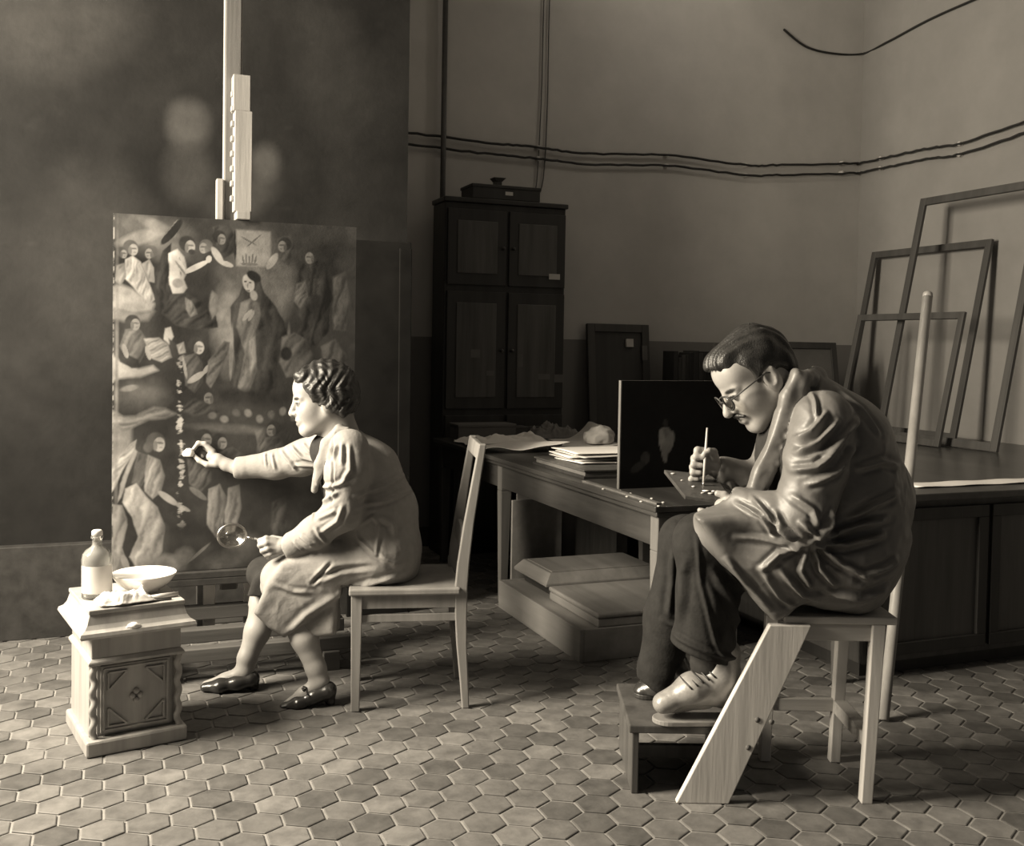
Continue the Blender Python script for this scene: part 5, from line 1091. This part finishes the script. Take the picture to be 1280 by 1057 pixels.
    fd.prism(pxz(((866, 642), (884, 670), (905, 702), (930, 733), (950, 757), (966, 773), (984, 767), (1012, 744), (1060, 745), (1096, 748), (1116, 700), (1060, 650), (960, 640), (900, 640)), 2.93), 2.935 + o, .045, .022, .025, tilt=(.12, -.08))
    fd.chain([(p(1045, 700, 3.17), .14), (p(960, 690, 3.20), .10), (p(890, 668, 3.22), .07)], .05)
    fd.above(SH + .003, p(985, 750, 3.08).x, 9)
    v, F = fd.mesh(); v = relax(v, F, 2)
    v = wrinkle(v, F, .022, 4.0, 51, (1, 1, 1)); v = wrinkle(v, F, .014, 8.5, 57); v = wrinkle(v, F, .008, 16, 58)
    st = [([(984, 545), (1000, 535), (1020, 512)], .008, .012), ([(980, 560), (1005, 548), (1032, 522)], .008, .014), ([(976, 580), (1000, 575), (1040, 545)], .009, .014), ([(990, 596), (1025, 580), (1058, 548)], .009, .012), ([(1010, 560), (1040, 540), (1066, 520)], .009, .012),
          ([(975, 610), (995, 625), (1000, 645)], .009, .010), ([(980, 640), (1000, 655), (1015, 640)], .008, .012), ([(990, 668), (1012, 650), (1020, 625)], .009, .014), ([(1030, 470), (1012, 490), (1008, 520)], .006, .008),
          ([(918, 626), (940, 636), (955, 660)], .007, .012), ([(935, 618), (950, 640), (975, 662)], .007, .014), ([(955, 630), (962, 648), (980, 664)], .007, .012),
          ([(1000, 668), (1040, 672), (1090, 660)], .009, .016), ([(1002, 668), (1030, 690), (1070, 712)], .009, .016), ([(998, 668), (1010, 700), (1030, 720)], .009, .014), ([(994, 668), (985, 700), (1000, 725)], .009, .012), ([(1020, 664), (1060, 648), (1095, 640)], .010, .014), ([(1060, 706), (1090, 700), (1108, 690)], .009, .014), ([(1050, 640), (1080, 622), (1110, 610)], .010, .012),
          ([(990, 668), (960, 680), (940, 700)], .009, .012), ([(985, 672), (950, 665), (910, 662)], .009, .010), ([(900, 690), (925, 720), (955, 752)], .009, .008), ([(960, 700), (990, 730), (1020, 738)], .010, .014), ([(940, 700), (965, 735), (985, 750)], .009, .010), ([(1020, 728), (1060, 735), (1100, 724)], .010, .014), ([(1050, 485), (1075, 510), (1090, 540)], .008, .007), ([(1060, 580), (1090, 572), (1115, 580)], .010, .010)]
    v = sculpt(v, F, [(a, b_ * .82, c_ * 1.2) for a, b_, c_ in st], D - .12); v = relax(v, F, 1, .3)
    to_mesh('work_coat', v, F, base, M_mcoat, w)
    for ch in ([(p(882, 780, 3.0), .050), (p(886, 830, 3.0), .050), (p(892, 856, 3.0), .046)], [(p(838, 800, 3.2), .048), (p(838, 850, 3.2), .046)]):
        fd = Field((p(800, 850, 3.2).x, 2.85 + o, FZ), (p(940, 850, 3.0).x, 3.36 + o, .6), .005); fd.chain(ch, .02); v, F = fd.mesh(); to_mesh('sock', v, F, base, M_dress, w)
    # boots
    def boot(name, m, toe, mid, ank, heel, d, top, laces):
        fd = Field((min(toe[0], heel[0]) - .08, d - .14, FZ), (max(toe[0], heel[0]) + .08, d + .14, FZ + .30), .0035)
        fd.chain([(toe, .030), (mid, .038), (ank, .044), (top, .046)], .03, ys=1.2); fd.cone(ank, heel, .042, .036, .03, ys=1.1); fd.cone(mid, heel, .034, .036, .03, ys=1.15); fd.cone(toe + Vector((-.008, 0, -.004)), toe + Vector((.012, 0, .002)), .029, .031, .004, ys=1.25)
        fd.above(FZ + .016); v, F = fd.mesh(); v = wrinkle(v, F, .006, 11, 66); o_ = to_mesh(name, v, F, base, m, w)
        z = FZ + .001 - base.z; t = toe - base; h = heel - base; b = MB(); dd = (h - t); dd.z = 0; L_ = dd.length; dd.normalize(); s_ = Vector((-dd.y, dd.x, 0)); out = []
        for k in range(14):
            a = PI / 2 + PI * k / 13; out.append((.012 + .05 * math.cos(a), .043 * math.sin(a)))
        for k in range(10):
            a = -PI / 2 + PI * k / 9; out.append((L_ + .002 + .042 * math.cos(a), .038 * math.sin(a)))
        vs = [Vector((t.x, t.y, 0)) + dd * a + s_ * c_ + Vector((0, 0, zz)) for zz in (z, z + .015) for a, c_ in out]; n = len(out)
        b.add(vs, [tuple(range(n - 1, -1, -1)), tuple(range(n, 2 * n))] + [(k, (k + 1) % n, n + (k + 1) % n, n + k) for k in range(n)]); b.build('sole', M_crate if laces else M_black, o_, .003)
        if laces:
            ax = (top - mid).normalized(); up_ = Vector((-ax.z, 0, ax.x)) ; up_ = up_ if up_.x < 0 else -up_
            for k in range(6):
                c0 = mid.lerp(ank, k / 5.0) - base; r_ = .049 + .003 * k / 5; arc = []
                for a in range(-6, 7): th = math.radians(a * 11); arc.append(c0 + up_ * (r_ * math.cos(th)) + Vector((0, -1.2 * r_ * math.sin(th), 0)) + ax * (.004 * a / 6))
                MB().tube(arc, .0028, 6).build('lace', M_black, o_)
    boot('boot', M_boot, p(832, 876, 2.98), p(866, 860, 2.98), p(902, 842, 2.99), p(925, 874, 2.99), 2.98 + o, p(906, 815, 3.0), True)
    boot('boot', M_shoe, p(806, 862, 3.2), p(822, 858, 3.2), p(846, 848, 3.2), p(862, 866, 3.2), 3.2 + o, p(842, 830, 3.2), False)
man()
# small panel in his lap, and the brush
o = MD - 3.08
def rp(px, py, d):
    q = P(px, py, d + o); x, y = c2r(q.x, q.y); return Vector((x, y, q.z))
A_, B_, C_, D_ = rp(830, 588, 3.30), rp(856, 622, 3.06), rp(916, 628, 3.04), rp(894, 596, 3.28)
ctr = (A_ + B_ + C_ + D_) / 4; nrm = (C_ - A_).cross(D_ - B_).normalized(); nrm = nrm if nrm.z > 0 else -nrm
sp = thing('small_painting', 'small paint-spotted board tilted in the hand of the bent man', 'painting', ctr)
vs = [q - ctr - nrm * (nrm.dot(q - ctr)) for q in (A_, B_, C_, D_)]
MB().add([v + nrm * t for t in (-.006, .006) for v in vs], [(3, 2, 1, 0), (4, 5, 6, 7)] + [(k, (k + 1) % 4, 4 + (k + 1) % 4, 4 + k) for k in range(4)]).build('board', mat('dark_painted_board', .06, .4, .5, 18, .1), sp, .002)
for k, (u, v, s) in enumerate(((.55, .72, .012), (.62, .80, .009), (.45, .82, .007), (.72, .70, .007), (.12, .15, .008), (.2, .4, .005), (.35, .6, .006), (.8, .85, .006))):
    q = vs[0].lerp(vs[3], u).lerp(vs[1].lerp(vs[2], u), v) + nrm * .006
    ob = lump('paint_dab', M_paper2 if k % 3 else M_rag, sp, (s, s * .8, .0025), q, 70 + k, 2, .4)
t0, t1 = rp(879, 611, 3.165), rp(884, 534, 3.185)
bs_ = thing('paint_brush', 'thin pale paintbrush held upright over the small panel', 'brush', t0); dv = t1 - t0
MB().tube([dv * .12, dv * .5, dv], [.0040, .0048, .0028], 10).build('handle', M_pale, bs_); MB().tube([dv * .06, dv * .12], [.0036, .0042], 10).build('ferrule', M_metal, bs_); MB().tube([dv * 0.005, dv * .03, dv * .06], [.0010, .0034, .0034], 8).build('bristles', M_paper2, bs_)
